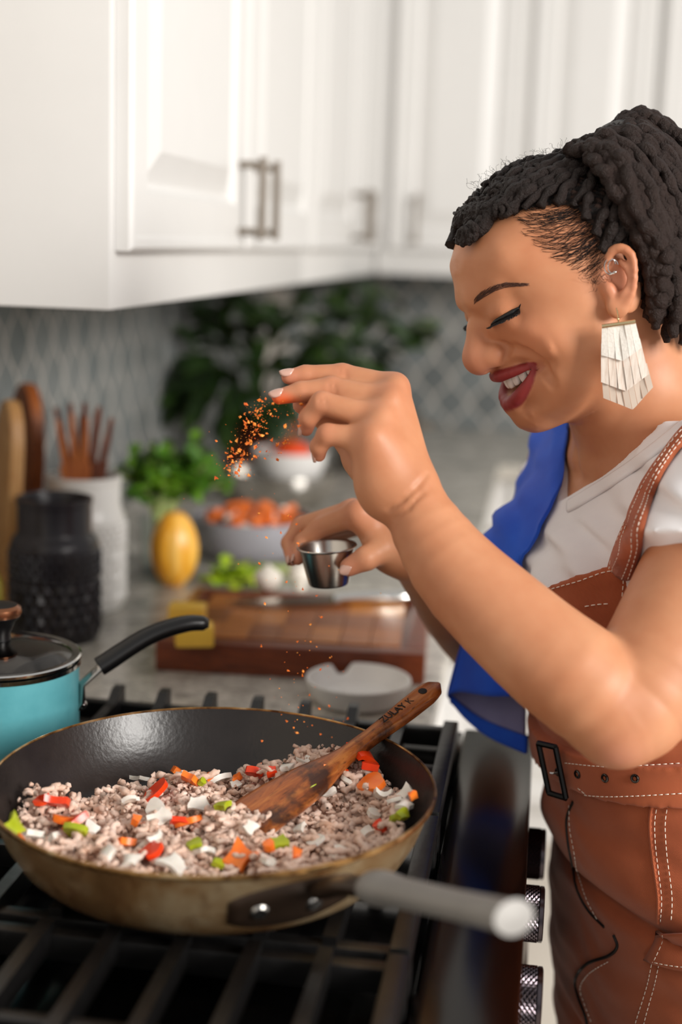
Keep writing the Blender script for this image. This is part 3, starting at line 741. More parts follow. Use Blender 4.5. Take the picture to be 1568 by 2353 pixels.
for i, (px, py, Y) in enumerate(tips):
    tp = Vector(atY(px, py, Y)) - Vector(pp); tp.x = max(tp.x, WX + .03 - pp[0]); b0 = Vector((r.uniform(-.03, .03), r.uniform(-.03, .03), .10))
    md = b0.lerp(tp, .55) + Vector((0, 0, .035)); ps = spline([b0, md, tp], 8); stems.tube([tuple(x) for x in ps], .0022, 6)
    for j in range(7):
        q = Vector(ps[7 - j // 2]); d = (Vector(ps[7]) - Vector(ps[5])).normalized() + Vector((r.uniform(-.8, .8), r.uniform(-.8, .8), r.uniform(-.7, .3)))
        m = MB(); leaflet(m, (0, 0, 0), d, (r.uniform(-.3, .3), -.4, 1), r.uniform(.06, .095), r.uniform(.035, .052), False)
        lf = m.build('leaf', 'plant_green', pt_, ang=None); q.x = max(q.x, WX + .04 - pp[0]); xs_ = [v.co.x for v in lf.data.vertices]; zs_ = [v.co.z for v in lf.data.vertices]
        q.x = max(q.x, WX + .006 - pp[0] - min(xs_)); q.z = min(q.z, CB - .006 - pp[2] - max(zs_)); lf.location = q
stems.build('stems', 'plant_green', pt_)

# ------------------------------------------------------------------ bowls, tomato, pot behind
plain('tomato', 'e04a1a', .25, var=.1); plain('carrot', 'e0702a', .4); plain('garlic', 'ece3d6', .5, var=.04); plain('butter', 'f5c44a', .4, var=.05)
def bowl(name, loc, label, r0, r1, h, mat, th=.003, seg=48):
    t = thing(name, loc, label, 'bowl'); pr = []
    for i in range(9):
        u = i / 8; pr.append((r0 + (r1 - r0) * math.sin(u * PI / 2) ** .9, h * (1 - math.cos(u * PI / 2) ** .9) if u < 1 else h))
    MB().lathe([(0, 0), (r0, 0)] + pr[1:] + [(r1 - th, h + .0005)] + [(a - th * 1.2, b + th * .8) for a, b in pr[::-1][1:]] + [(0, th * .8)], seg).build('shell', mat, t); return t
bowl('bowl', (-.437, 2.09, ZC), 'shallow grey-white bowl heaped with chopped carrot near the squash', .045, .092, .064, 'grey_glaze')
for i in range(34):
    a = random.uniform(0, 6.28); rr = .078 * math.sqrt(random.random()); o_ = slab('carrot_piece', .022, .018, .012, .05, 'carrot' if i % 3 else 'onion', 300 + i)
    o_.location = (-.437 + rr * math.cos(a), 2.09 + rr * math.sin(a), ZC + .054 + .02 * (1 - rr / .078) + (i % 3) * .004); o_.rotation_euler = (random.uniform(-.6, .6), random.uniform(-.6, .6), a)
    if i % 3: tag(o_, 'chopped orange carrot piece heaped in the grey-white bowl', 'carrot piece', 'carrot pieces in the bowl')
    else: o_.name = 'onion_piece'; tag(o_, 'white onion chunk among the carrots in the bowl', 'onion piece', 'onion chunks in the bowl')
_n = [0]
def lower_carrot(z, rmax, m):
    for _ in range(m):                                          # the heap goes down to the bottom of the bowl
        _n[0] += 1; a = _n[0] * 2.4; rr = rmax * math.sqrt((_n[0] * .618) % 1); o_ = _cm.copy(); COL.objects.link(o_)
        o_.location = (-.437 + rr * math.cos(a), 2.09 + rr * math.sin(a), ZC + z); o_.rotation_euler = (.3 * math.sin(a * 3), .3 * math.cos(a * 2), a)
_cm = bpy.data.objects['carrot_piece']
for z_, r_, m_ in ((.011, .036, 7), (.022, .050, 11), (.033, .060, 14), (.044, .067, 16)): lower_carrot(z_, r_, m_)
bowl('bowl', (-.475, 2.54, ZC), 'shiny steel bowl standing behind the carrot bowl', .05, .100, .062, 'steel')
wb = thing('bowl', (-.462, 2.54, ZC + .0024), 'white footed bowl nested in the shiny steel bowl', 'bowl')
MB().lathe([(0, 0), (.032, 0), (.030, .028), (.036, .035), (.054, .049), (.063, .070), (.068, .098), (.0655, .0986), (.0605, .072), (.052, .054), (.034, .0405), (0, .040)], 48).build('shell', 'white_glaze', wb)
tm_ = thing('tomato', (-.458, 2.535, ZC + .0816), 'red tomato resting in the white bowl', 'tomato')
V = []; F = []
MBt = MB(); MBt.ball((0, 0, 0), (.042, .042, .0395), 24, 14); MBt.build('flesh', 'tomato', tm_); MB().lathe([(0, .036), (.008, .0385), (.003, .042), (0, .042)], 8).build('stem', 'herb_green', tm_)
kt = thing('stock_pot', (-.36, 3.02, ZC), 'grey metal stock pot standing at the back of the worktop', 'pot')
MB().lathe([(0, 0), (.085, 0), (.09, .005), (.09, .115), (.094, .117), (.094, .121), (.086, .121), (.086, .008), (0, .008)], 48).build('body', 'handle_nickel', kt)
for s in (1, -1): MB().tube([tuple(x) for x in spline([(s * .088, -.03, .095), (s * .118, -.025, .10), (s * .118, .025, .10), (s * .088, .03, .095)], 10)], .005, 8).build('handle', 'handle_nickel', kt)

# ------------------------------------------------------------------ chopping board with knife and greens
n = NB('board_end'); v = n.coord(); f = n.noise(n.coord((4, 40, 40)), 3, 5, .6, .6); oi = n.n('ShaderNodeObjectInfo')
c = n.ramp(oi.outputs['Random'], [(0, '5a2410'), (.4, '84401c'), (.65, 'b5682a'), (1, 'dd9a4a')])
n.col(n.mix(.45, c, n.ramp(f, [(.3, '6a3014'), (.7, 'c07a38')]))); n.set(Roughness=.3)
wood('board_rail', '4a1d0e', '6f3218', '8f4824', (4, 30, 30), .32)
bFL, bFR, bBR, bBL = onz(352, 1482, ZC + .036), onz(976, 1492, ZC + .036), onz(990, 1385, ZC + .036), onz(452, 1340, ZC + .036)
bc = (bFL + bFR + bBR + bBL) / 4; ux = (bFR - bFL) * .5 + (bBR - bBL) * .5; ux[2] = 0; BL = np.linalg.norm(ux); ux /= BL; uy = np.array([-ux[1], ux[0], 0]); BW = abs((bBL - bFL).dot(uy) + (bBR - bFR).dot(uy)) / 2
cb = thing('cutting_board', (bc[0], bc[1], ZC), 'thick patchwork wooden chopping board with a juice groove on the worktop', 'cutting board'); cb.rotation_euler = (0, 0, math.atan2(ux[1], ux[0]))
BL *= 1.0; bt_ = .036; nx, ny = 7, 3; mg = .022
MB().box((-BL / 2, -BW / 2, .0003), (BL / 2, -BW / 2 + mg, bt_), .003).build('rail', 'board_rail', cb); MB().box((-BL / 2, BW / 2 - mg, .0003), (BL / 2, BW / 2, bt_), .003).build('rail', 'board_rail', cb)
for s in (-1, 1): MB().box((s * BL / 2 - (mg if s > 0 else 0), -BW / 2 + mg, .0003), (s * BL / 2 + (mg if s < 0 else 0), BW / 2 - mg, bt_), .003).build('rail', 'board_rail', cb)
MB().box((-BL / 2 + mg, -BW / 2 + mg, .0006), (BL / 2 - mg, BW / 2 - mg, bt_ - .006)).build('core', 'board_rail', cb)
iw, ih = (BL - 2 * mg - .014) / nx, (BW - 2 * mg - .014) / ny
blk = MB().box((-iw / 2 + .0004, -ih / 2 + .0004, 0), (iw / 2 - .0004, ih / 2 - .0004, .0058), .0006).build('block', 'board_end', cb, smooth=False)
for i in range(nx):
    for j in range(ny):
        o_ = blk if i + j == 0 else blk.copy()
        if o_ is not blk: COL.objects.link(o_)
        o_.location = (-BL / 2 + mg + .007 + iw * (i + .5), -BW / 2 + mg + .007 + ih * (j + .5), bt_ - .006)
zt = ZC + bt_ + .0004
k0, k1, k2 = onz(520, 1391, zt), onz(775, 1385, zt), onz(950, 1377, zt)
kn = thing('kitchen_knife', (k1[0], k1[1], zt), 'kitchen knife with steel blade and metal handle lying across the chopping board', 'knife'); kd = k2 - k0; kn.rotation_euler = (0, 0, math.atan2(kd[1], kd[0])); kl = np.linalg.norm(k1 - k0); hl = np.linalg.norm(k2 - k1)
poly = [(-kl, .004), (-kl * .8, -.010), (-kl * .5, -.018), (0, -.020), (0, .008), (-kl * .6, .0075)]
MB().prism(poly, .0042, .0062).build('blade', 'chrome', kn, smooth=False)
MB().tube([(-.006, -.003, .0056), (.01, -.003, .0064), (hl * .5, -.004, .0072), (hl * .9, -.002, .0072), (hl, -.002, .0062)], [.0065, .0078, .0085, .0085, .006], 14, flat=(.85, 1.3)).build('handle', 'chrome', kn)
gt_ = onz(530, 1342, ZC); ga = thing('lettuce', (gt_[0], gt_[1], ZC), 'pale green leafy greens on the worktop behind the chopping board', 'greens'); g = MB(); r = random.Random(5); gp = onz(620, 1350, zt)
for i in range(80):
    lx_ = r.uniform(-.022, .044)
    leaflet(g, (lx_, r.uniform(-.018, .018), r.uniform(.002, .02)), (r.uniform(-1, 1), r.uniform(-1, 1), r.uniform(0, .6)), (r.uniform(-.4, .4), r.uniform(-.4, .4), 1), r.uniform(.018, .032), r.uniform(.016, .028))
for v_ in range(len(g.V)):
    x, y, z = g.V[v_]; g.V[v_] = (x, y, max(z, .0005))
g.build('leaves', 'lettuce', ga, ang=None)['kind'] = 'stuff'
ce = onz(645, 1318, ZC); cs = thing('celery_stick', (ce[0], ce[1], ZC), 'pale green celery stick on the worktop between carrot bowl and chopping board', 'celery')
V = []; F = []
for i in range(9):
    x = -.035 + .07 * i / 8
    for k_ in range(9):
        a = PI * (.1 + .8 * k_ / 8); V.append((x, .009 * math.cos(a), .0125 - .0125 * math.sin(a) + .0003))
    for k_ in range(9):
        a = PI * (.9 - .8 * k_ / 8); V.append((x, .006 * math.cos(a), .0145 - .0095 * math.sin(a) + .0003))
for i in range(8):
    for k_ in range(18): F.append((i * 18 + k_, i * 18 + (k_ + 1) % 18, (i + 1) * 18 + (k_ + 1) % 18, (i + 1) * 18 + k_))
F.append(tuple(range(18))[::-1]); F.append(tuple(8 * 18 + q for q in range(18)))
mesh('stalk', V, F, 'stalk', cs)
gp = onz(620, 1350, zt); gk = thing('garlic_bulb', (gp[0], gp[1] - .014, zt), 'white garlic bulb on the chopping board', 'garlic'); V = []; F = []
for i in range(13):
    t = i / 12; rr_ = .017 * math.sin(PI * min(1, t * .85 + .08)) ** .7 * (1 if t < .7 else 1 - (t - .7) * 2.4); z = .034 * t
    for k_ in range(28):
        a = 2 * PI * k_ / 28; q = rr_ * (1 + .07 * abs(math.cos(a * 4))); V.append((q * math.cos(a), q * math.sin(a), z))
for i in range(12):
    for k_ in range(28): F.append((i * 28 + k_, i * 28 + (k_ + 1) % 28, (i + 1) * 28 + (k_ + 1) % 28, (i + 1) * 28 + k_))
F.append(tuple(range(28))[::-1]); F.append(tuple(12 * 28 + q for q in range(28)))
mesh('bulb', V, F, 'garlic', gk)
mp = onz(690, 1350, ZC); mu = thing('mushroom', (mp[0], mp[1], ZC), 'small pale mushroom on the worktop beside the celery stick', 'mushroom')
MB().lathe([(0, 0), (.008, 0), (.007, .012), (.018, .014), (.0195, .02), (.016, .03), (.008, .035), (0, .036)], 28).build('cap', 'garlic', mu)
for (px, py, zo, rz, lab) in ((440, 1488, 0, .3, 'yellow cheese block lying in front on the left end of the chopping board'), (425, 1440, 0, .1, 'yellow cheese block lying behind on the left end of the chopping board')):
    p = onz(px, py, zt); o_ = MB().box((-.021, -.014, 0), (.021, .014, .024), .003).build('cheese_block', 'butter'); o_.location = (p[0], p[1] + .012, zt); o_.rotation_euler = (0, 0, rz); tag(o_, lab, 'cheese')

# ------------------------------------------------------------------ spoon rest
dp = onz(828, 1600, ZC); ds = thing('spoon_rest', (dp[0], 1.436, ZC), 'white ceramic spoon rest with a notch in its rim and brown residue', 'spoon rest'); sg = 96; V = []; F = []
prof = [(0, .004), (.030, .004), (.042, .006), (.050, .016), (.0535, .026), (.0555, .0262), (.056, .025), (.0525, .013), (.046, .003), (.038, 0), (0, 0)]
for k_ in range(sg):
    a = 2 * PI * k_ / sg; dn = abs((a - math.radians(118) + PI) % (2 * PI) - PI); cut = .012 * math.exp(-(dn / .17) ** 4)
    for r_, z in prof:
        V.append((r_ * math.cos(a), r_ * math.sin(a), min(z, .0262 - cut)))
m_ = len(prof)
for k_ in range(sg):
    q = (k_ + 1) % sg
    for i in range(m_ - 1): F.append((k_ * m_ + i, q * m_ + i, q * m_ + i + 1, k_ * m_ + i + 1))
mbx = MB(); mbx.add(V, F); mbx.build('dish', 'white_glaze', ds)
plain('sauce', 'a5794a', .3, var=.2, scale=60)
V = [(0, 0, .0046)] + [(.014 * math.cos(2 * PI * q / 20) * (1 + .3 * math.sin(3 * q)), .007 * math.sin(2 * PI * q / 20) * (1 + .25 * math.cos(5 * q)), .0043) for q in range(20)]
o_ = mesh('residue', V, [(0, 1 + q, 1 + (q + 1) % 20) for q in range(20)], 'sauce', ds); o_.location = (.004, -.010, 0)
# ------------------------------------------------------------------ implicit modelling: smooth unions meshed with surface nets
class SDF:
    def __init__(s): s.p = []
    def add(s, fn, c, R, k=.01, op='u'): s.p.append((fn, np.asarray(c, float), float(R), float(k), op)); return s
    def cap(s, a, b, ra, rb, k=.01, op='u'):
        a = np.asarray(a, np.float32); b = np.asarray(b, np.float32); ab = b - a; L2 = float(ab @ ab) + 1e-12
        def fn(P):
            x, y, z = P[:, 0] - a[0], P[:, 1] - a[1], P[:, 2] - a[2]; t = (x * ab[0] + y * ab[1] + z * ab[2]) * np.float32(1 / L2); np.clip(t, 0, 1, out=t)
            x -= t * ab[0]; y -= t * ab[1]; z -= t * ab[2]
            return np.sqrt(x * x + y * y + z * z) - (np.float32(ra) + np.float32(rb - ra) * t)
        return s.add(fn, (a + b) / 2, math.sqrt(L2) / 2 + max(ra, rb), k, op)
    def limb(s, L, k=.01, n=14):
        """a tapering limb through (point, radius) pairs"""
        q = spline([tuple(p) + (r,) for p, r in L], n)
        a = q[:, :3].astype(np.float32); r = q[:, 3].astype(np.float32); ab = a[1:] - a[:-1]; L2 = (ab * ab).sum(1) + 1e-12
        def fn(P):
            d = np.full(len(P), 9, np.float32); pc_ = (P.min(0) + P.max(0)) / 2; pr = np.linalg.norm(P[0] - pc_)
            v = pc_ - a[:-1]; t = np.clip((v * ab).sum(1) / L2, 0, 1); dd = np.linalg.norm(v - t[:, None] * ab, axis=1) - (r[:-1] + (r[1:] - r[:-1]) * t)
            for i in (np.where(dd < dd.min() + 2 * pr + .004)[0] if len(P) < 9000 else range(len(ab))):
                x, y, z = P[:, 0] - a[i, 0], P[:, 1] - a[i, 1], P[:, 2] - a[i, 2]; t = (x * ab[i, 0] + y * ab[i, 1] + z * ab[i, 2]) / L2[i]; np.clip(t, 0, 1, out=t)
                x -= t * ab[i, 0]; y -= t * ab[i, 1]; z -= t * ab[i, 2]
                np.minimum(d, np.sqrt(x * x + y * y + z * z) - (r[i] + (r[i + 1] - r[i]) * t), out=d)
            return d
        c = (a.min(0) + a.max(0)) / 2
        return s.add(fn, c, float(np.linalg.norm(a - c, axis=1).max() + r.max()), k)
    def chain(s, pts, rad, k=.01, op='u', kk=None):
        for i in range(len(pts) - 1): s.cap(pts[i], pts[i + 1], rad[i], rad[i + 1], k if i == 0 or kk is None else kk, op)
        return s
    def ell(s, c, r, M=None, k=.01, op='u'):
        """ellipsoid; rows of M are its axes in world space"""
        c = np.asarray(c, np.float32); r = np.asarray(r, np.float32); M = np.eye(3, dtype=np.float32) if M is None else np.asarray(M, np.float32)
        def fn(P):
            q = (P - c) @ M.T; q0 = q / r; k0 = np.sqrt((q0 * q0).sum(1)); q1 = q0 / r; k1 = np.sqrt((q1 * q1).sum(1)) + 1e-6
            return k0 * (k0 - 1) / k1
        return s.add(fn, c, float(r.max()), k, op)
    def lb(s, bc, br):
        if getattr(s, 'cn', 0) != len(s.p):
            s.cn = len(s.p); s.C = np.array([q[1] for q in s.p]); s.RK = np.array([q[2] + q[3] for q in s.p]); s.un = np.array([q[4] == 'u' for q in s.p])
        return np.sqrt(((s.C - bc) ** 2).sum(1)) - s.RK - br
    def eval(s, P, bc=None, br=0):
        d = np.full(len(P), .08, np.float32)
        use = s.p if bc is None else [s.p[i] for i in np.where(s.lb(bc, br) <= .004)[0]]
        for fn, c, R, k, op in use:
            di = fn(P).astype(np.float32)
            if op == 'u':
                h = np.maximum(k - np.abs(d - di), 0) / k; d = np.minimum(d, di) - h * h * (k * .25)
            elif op == 's':
                h = np.maximum(k - np.abs(d + di), 0) / k; d = np.maximum(d, -di) + h * h * (k * .25)
            else:                                   # intersection
                h = np.maximum(k - np.abs(d - di), 0) / k; d = np.maximum(d, di) + h * h * (k * .25)
        return d
def surface_nets(sdf, lo, hi, h, n=16):
    lo = np.asarray(lo, float); nb = np.ceil((np.asarray(hi) - lo) / (h * n)).astype(int)
    DIM = nb * n + 4; br = h * (n / 2 + 1.5) * 1.7321
    ids_all, pos_all, quads = [], [], []
    o3 = np.arange(-1, n + 2); off = np.stack(np.meshgrid(o3, o3, o3, indexing='ij'), -1).reshape(-1, 3).astype(np.float32) * h; off = np.asfortranarray(off)
    m = n + 3
    B = np.stack(np.meshgrid(*[np.arange(q) for q in nb], indexing='ij'), -1).reshape(-1, 3)
    cen = lo + (B * n + n / 2) * h
    dc = sdf.eval(cen.astype(np.float32))
    for bi in np.where(np.abs(dc) < br + .02)[0]:
        base = B[bi] * n; org = lo + base * h
        if not ((sdf.lb(cen[bi], br) < .004) & sdf.un).any(): continue
        d = sdf.eval((org + off).astype(np.float32), cen[bi], br).reshape(m, m, m)
        s = d < 0
        if s.all() or not s.any(): continue
        # cells (m-1)^3
        cnt = np.zeros((m - 1,) * 3, np.int16); acc = np.zeros((m - 1,) * 3 + (3,), np.float32)
        for ax in range(3):
            sl0 = [slice(None)] * 3; sl1 = [slice(None)] * 3; sl0[ax] = slice(0, m - 1); sl1[ax] = slice(1, m)
            a, b = d[tuple(sl0)], d[tuple(sl1)]; cr = (a < 0) != (b < 0)
            t = np.where(cr, a / np.where(cr, a - b, 1), 0)
            oth = [q for q in range(3) if q != ax]
            for i in (0, 1):
                for j in (0, 1):
                    q = [slice(None)] * 3; q[oth[0]] = slice(i, i + m - 1); q[oth[1]] = slice(j, j + m - 1); q = tuple(q)
                    c_ = cr[q]; cnt += c_
                    acc[..., ax] += np.where(c_, t[q], 0); acc[..., oth[0]] += np.where(c_, i, 0); acc[..., oth[1]] += np.where(c_, j, 0)
            # quads on edges owned by this block (sample indices 1..n)
            e = cr.copy(); own = np.zeros_like(e); q = [slice(1, n + 1)] * 3; own[tuple(q)] = True; e &= own
            I = np.argwhere(e)
            if len(I):
                flip = s[tuple(sl0)][e]; da = np.zeros(3, int); db = np.zeros(3, int); da[oth[0]] = 1; db[oth[1]] = 1
                if ax == 1: flip = ~flip
                cell = I + base
                f = [cell, cell - da, cell - da - db, cell - db]
                g = np.stack([((c[:, 0] + 1) * DIM[1] + c[:, 1] + 1) * DIM[2] + c[:, 2] + 1 for c in f], 1)
                g[~flip] = g[~flip][:, ::-1]; quads.append(g)
        mk = cnt > 0; I = np.argwhere(mk)
        pos = (acc[mk] / cnt[mk][:, None] + I - 1) * h + org; c = I + base
        ids_all.append(((c[:, 0] + 1) * DIM[1] + c[:, 1] + 1) * DIM[2] + c[:, 2] + 1); pos_all.append(pos)
    ids = np.concatenate(ids_all); pos = np.concatenate(pos_all); Q = np.concatenate(quads)
    u, first = np.unique(ids, return_index=True); used = np.unique(Q)
    keep = np.searchsorted(u, used); V = pos[first][keep]; F = np.searchsorted(used, Q)
    return V, F
def one_piece(V, F):
    """keep the largest connected piece"""
    n_ = len(V); E = np.concatenate([F[:, [0, 1]], F[:, [1, 2]], F[:, [2, 3]], F[:, [3, 0]]]); E = np.concatenate([E, E[:, ::-1]]); E = E[np.argsort(E[:, 0], kind='stable')]
    st_ = np.searchsorted(E[:, 0], np.arange(n_ + 1)); nb = E[:, 1]; lab = np.full(n_, -1); k_ = 0
    for s0 in range(n_):
        if lab[s0] >= 0: continue
        fr = np.array([s0]); lab[s0] = k_
        while len(fr):
            cnt = st_[fr + 1] - st_[fr]; idx_ = np.repeat(st_[fr], cnt) + np.arange(cnt.sum()) - np.repeat(np.cumsum(cnt) - cnt, cnt)
            q = np.unique(nb[idx_]); fr = q[lab[q] < 0]; lab[fr] = k_
        k_ += 1
    keep = lab == np.bincount(lab).argmax(); idx_ = np.cumsum(keep) - 1
    return V[keep], idx_[F[keep[F[:, 0]]]]
def smooth_mesh(V, F, it=2, lam=.5):
    n_ = len(V); E = np.concatenate([F[:, [0, 1]], F[:, [1, 2]], F[:, [2, 3]], F[:, [3, 0]]]); E = np.concatenate([E, E[:, ::-1]])
    deg = np.bincount(E[:, 0], minlength=n_)[:, None].clip(1)
    for _ in range(it):
        S = np.stack([np.bincount(E[:, 0], V[E[:, 1], a], n_) for a in range(3)], 1); V = V + lam * (S / deg - V)
    return V
def np_mesh(name, V, F, mat=None, parent=None):
    me = bpy.data.meshes.new(name); me.vertices.add(len(V)); me.vertices.foreach_set('co', np.asarray(V, np.float32).ravel())
    k = F.shape[1]; me.loops.add(F.size); me.loops.foreach_set('vertex_index', F.ravel().astype(np.int32))
    me.polygons.add(len(F)); me.polygons.foreach_set('loop_start', np.arange(0, F.size, k, dtype=np.int32)); me.polygons.foreach_set('loop_total', np.full(len(F), k, np.int32))
    me.update(calc_edges=True); me.validate(); return link(name, me, mat, parent)
def vattr(o, name, vals):
    a = o.data.attributes.new(name, 'FLOAT', 'POINT'); a.data.foreach_set('value', np.asarray(vals, np.float32))
def seg_sd(P, pts, rad):
    d = np.full(len(P), 9.0); pts = np.asarray(pts, float)
    for a, b, r0, r1 in zip(pts[:-1], pts[1:], rad[:-1], rad[1:]):
        ab = b - a; t = np.clip(((P - a) @ ab) / (ab @ ab + 1e-12), 0, 1); d = np.minimum(d, np.linalg.norm(P - a - t[:, None] * ab, axis=1) - r0 - (r1 - r0) * t)
    return d
def seg_dist(P, pts):
    """distance from points to a polyline"""
    d = np.full(len(P), 9.0); pts = np.asarray(pts, float)
    for a, b in zip(pts[:-1], pts[1:]):
        ab = b - a; t = np.clip(((P - a) @ ab) / (ab @ ab + 1e-12), 0, 1); d = np.minimum(d, np.linalg.norm(P - a - t[:, None] * ab, axis=1))
    return d

# ------------------------------------------------------------------ the woman: head frame
HY, HP, HR = math.radians(24), math.radians(27), math.radians(6)
_f0 = np.array([-math.cos(HY), -math.sin(HY), 0]); _s0 = np.array([math.sin(HY), -math.cos(HY), 0]); _u0 = np.array([0, 0, 1.])
HF = _f0 * math.cos(HP) - _u0 * math.sin(HP); _up = _u0 * math.cos(HP) + _f0 * math.sin(HP)
HS = _s0 * math.cos(HR) + _up * math.sin(HR); HU = _up * math.cos(HR) - _s0 * math.sin(HR)
HM = np.stack([HF, HU, HS])                     # rows: forward, up, her left (towards the window)
HO = atY(1330, 680, 1.165)
def hab(px, py, w):
    """head coordinates (a, b) of the point at a pixel lying w off the mid plane"""
    d = ray(px, py); o = CAM - HO; t = (w - o @ HS) / (d @ HS); p = o + d * t; return p @ HF, p @ HU
def hpt(px, py, w):
    a, b = hab(px, py, w); return HO + HF * a + HU * b + HS * w
def habw(a, b, w): return HO + HF * a + HU * b + HS * w
OUT = [(1072, 522), (1050, 580), (1048, 640), (1062, 700), (1082, 738), (1086, 775), (1083, 812), (1092, 843), (1110, 853), (1128, 849), (1136, 862), (1150, 880), (1166, 905), (1182, 929), (1194, 938),
       (1206, 962), (1228, 983), (1262, 985), (1300, 968), (1340, 930), (1400, 870), (1470, 800), (1535, 720), (1562, 640), (1570, 560), (1555, 480), (1515, 415), (1455, 375), (1375, 358), (1290, 368), (1205, 400), (1130, 455)]
INN = [(1085, 590, 28), (1122, 560, 42), (1180, 540, 54), (1100, 645, 30), (1160, 610, 53), (1240, 560, 64), (1088, 690, 14), (1130, 672, 34), (1170, 660, 47), (1205, 662, 55), (1250, 640, 63), (1310, 600, 70), (1250, 690, 61),
       (1108, 728, 12), (1132, 738, 20), (1160, 728, 32), (1190, 715, 44), (1140, 760, 22), (1165, 757, 35), (1195, 747, 46), (1220, 708, 53), (1097, 752, 7), (1104, 788, 8), (1106, 815, 9.5), (1148, 812, 16), (1134, 836, 13), (1100, 838, 7),
       (1166, 788, 26), (1186, 778, 38), (1220, 768, 52), (1260, 760, 61), (1300, 770, 65), (1200, 806, 37), (1230, 798, 49), (1262, 818, 56), (1150, 850, 9), (1180, 842, 19), (1212, 828, 28), (1236, 836, 31), (1264, 852, 46), (1285, 882, 50),
       (1208, 848, 25.5), (1180, 858, 18), (1158, 866, 9), (1212, 862, 26), (1188, 878, 18), (1222, 868, 28), (1208, 890, 23), (1190, 908, 15.5), (1176, 919, 8), (1215, 950, 14), (1245, 950, 26), (1250, 915, 34), (1290, 920, 44), (1272, 962, 26), (1330, 900, 55), (1368, 880, 58), (1385, 830, 65), (1330, 840, 60), (1380, 760, 71), (1340, 700, 72),
       (1330, 930, 46), (1300, 955, 32), (1400, 680, 73), (1430, 600, 75), (1300, 500, 64), (1380, 480, 70), (1460, 500, 72), (1460, 600, 75), (1400, 420, 52), (1300, 430, 47), (1500, 440, 48), (1530, 560, 54), (1500, 680, 62), (1200, 470, 42), (1460, 720, 64), (1425, 800, 56), (1390, 850, 50)]
def head_table():
    o = np.array([hab(x, y, 0) for x, y in OUT]); nx = np.roll(o, -1, 0) - np.roll(o, 1, 0); nrm = np.stack([nx[:, 1], -nx[:, 0]], 1); nrm /= np.linalg.norm(nrm, axis=1)[:, None]
    if ((o + nrm * .01 - o.mean(0)) ** 2).sum() < ((o - o.mean(0)) ** 2).sum(): nrm = -nrm
    ring = o + nrm * .010
    i = np.array([hab(x, y, w / 1000) for x, y, w in INN])
    X = np.vstack([o, ring, i]) * 10; y = np.concatenate([np.zeros(len(o)), np.full(len(o), -.00034), np.array([(w / 1000) ** 2 for *_, w in INN])]) * 1000
    n_ = len(X); D = np.linalg.norm(X[:, None] - X[None], axis=2); A = np.zeros((n_ + 3, n_ + 3)); A[:n_, :n_] = D ** 3 - 2e-4 * np.eye(n_) * 0; A[:n_, n_:] = np.c_[np.ones(n_), X]; A[n_:, :n_] = A[:n_, n_:].T
    A[:n_, :n_] += np.eye(n_) * 2e-6
    wts = np.linalg.solve(A, np.r_[y, 0, 0, 0])
    g0 = np.array([-.16, -.16]); st_ = .001; N = 300
    ga = g0[0] + np.arange(N) * st_; T = np.zeros((N, N))
    for r_ in range(N):
        Q = np.stack([np.full(N, ga[r_]), g0[1] + np.arange(N) * st_], 1) * 10
        T[r_] = (np.linalg.norm(Q[:, None] - X[None], axis=2) ** 3) @ wts[:n_] + wts[n_] + Q @ wts[n_ + 1:]
    T /= 1000
    # outside the outline the half width squared falls off steadily
    oc = spline(np.vstack([o[-2:], o, o[:3]]), (len(o) + 4) * 6 + 1)[12:-12]
    aa, bb = np.meshgrid(ga, g0[1] + np.arange(N) * st_, indexing='ij'); ins = np.zeros((N, N), bool); j = len(oc) - 1
    for k_ in range(len(oc)):
        (x1, y1), (x2, y2) = oc[k_], oc[j]; c_ = ((y1 > bb) != (y2 > bb)) & (aa < (x2 - x1) * (bb - y1) / (y2 - y1 + 1e-12) + x1); ins ^= c_; j = k_
    sd = seg_dist(np.c_[aa.ravel(), bb.ravel()], np.vstack([oc, oc[:1]])).reshape(N, N)
    T = np.where(ins, np.maximum(T, .004 * sd), np.minimum(T, -.02 * sd)); T = np.maximum(T, -.0012)
    Ts = T.copy(); kr = np.exp(-(np.arange(-20, 21) / 7.0) ** 2 / 2); kr /= kr.sum()
    for ax in (0, 1): Ts = np.apply_along_axis(lambda v: np.convolve(v, kr, 'same'), ax, Ts)
    wt = np.where(ins, np.clip((sd - .014) / .02, 0, 1), 0); fm = np.clip(((aa - hab(1222, 800, .045)[0]) / -.012), 0, 1)
    T = T * (1 - wt * fm) + Ts * wt * fm
    gx, gy = np.gradient(T, st_); G = np.sqrt(gx ** 2 + gy ** 2)
    return g0, st_, T.astype(np.float32), G.astype(np.float32)
HT = head_table()
def head_fn(P):
    g0, st_, T, G = HT; q = (P - HO.astype(np.float32)) @ HM.T.astype(np.float32)
    a = np.clip((q[:, 0] - g0[0]) / st_, 0, T.shape[0] - 1.01); b = np.clip((q[:, 1] - g0[1]) / st_, 0, T.shape[1] - 1.01)
    i = a.astype(int); j = b.astype(int); fa = a - i; fb = b - j
    def bl(M): return M[i, j] * (1 - fa) * (1 - fb) + M[i + 1, j] * fa * (1 - fb) + M[i, j + 1] * (1 - fa) * fb + M[i + 1, j + 1] * fa * fb
    val = q[:, 2] ** 2 - bl(T); g = np.sqrt(4 * q[:, 2] ** 2 + bl(G) ** 2)
    return np.clip(val / np.maximum(g, .02), -.05, .05)
BODY = SDF()
BODY.add(head_fn, HO, .155, .008)
mir = lambda p: HO + HM.T @ ((HM @ (np.asarray(p) - HO)) * np.array([1, 1, -1]))
def both(fn, *pts, **kw):
    fn(*pts, **kw); fn(*[mir(p) for p in pts], **kw)
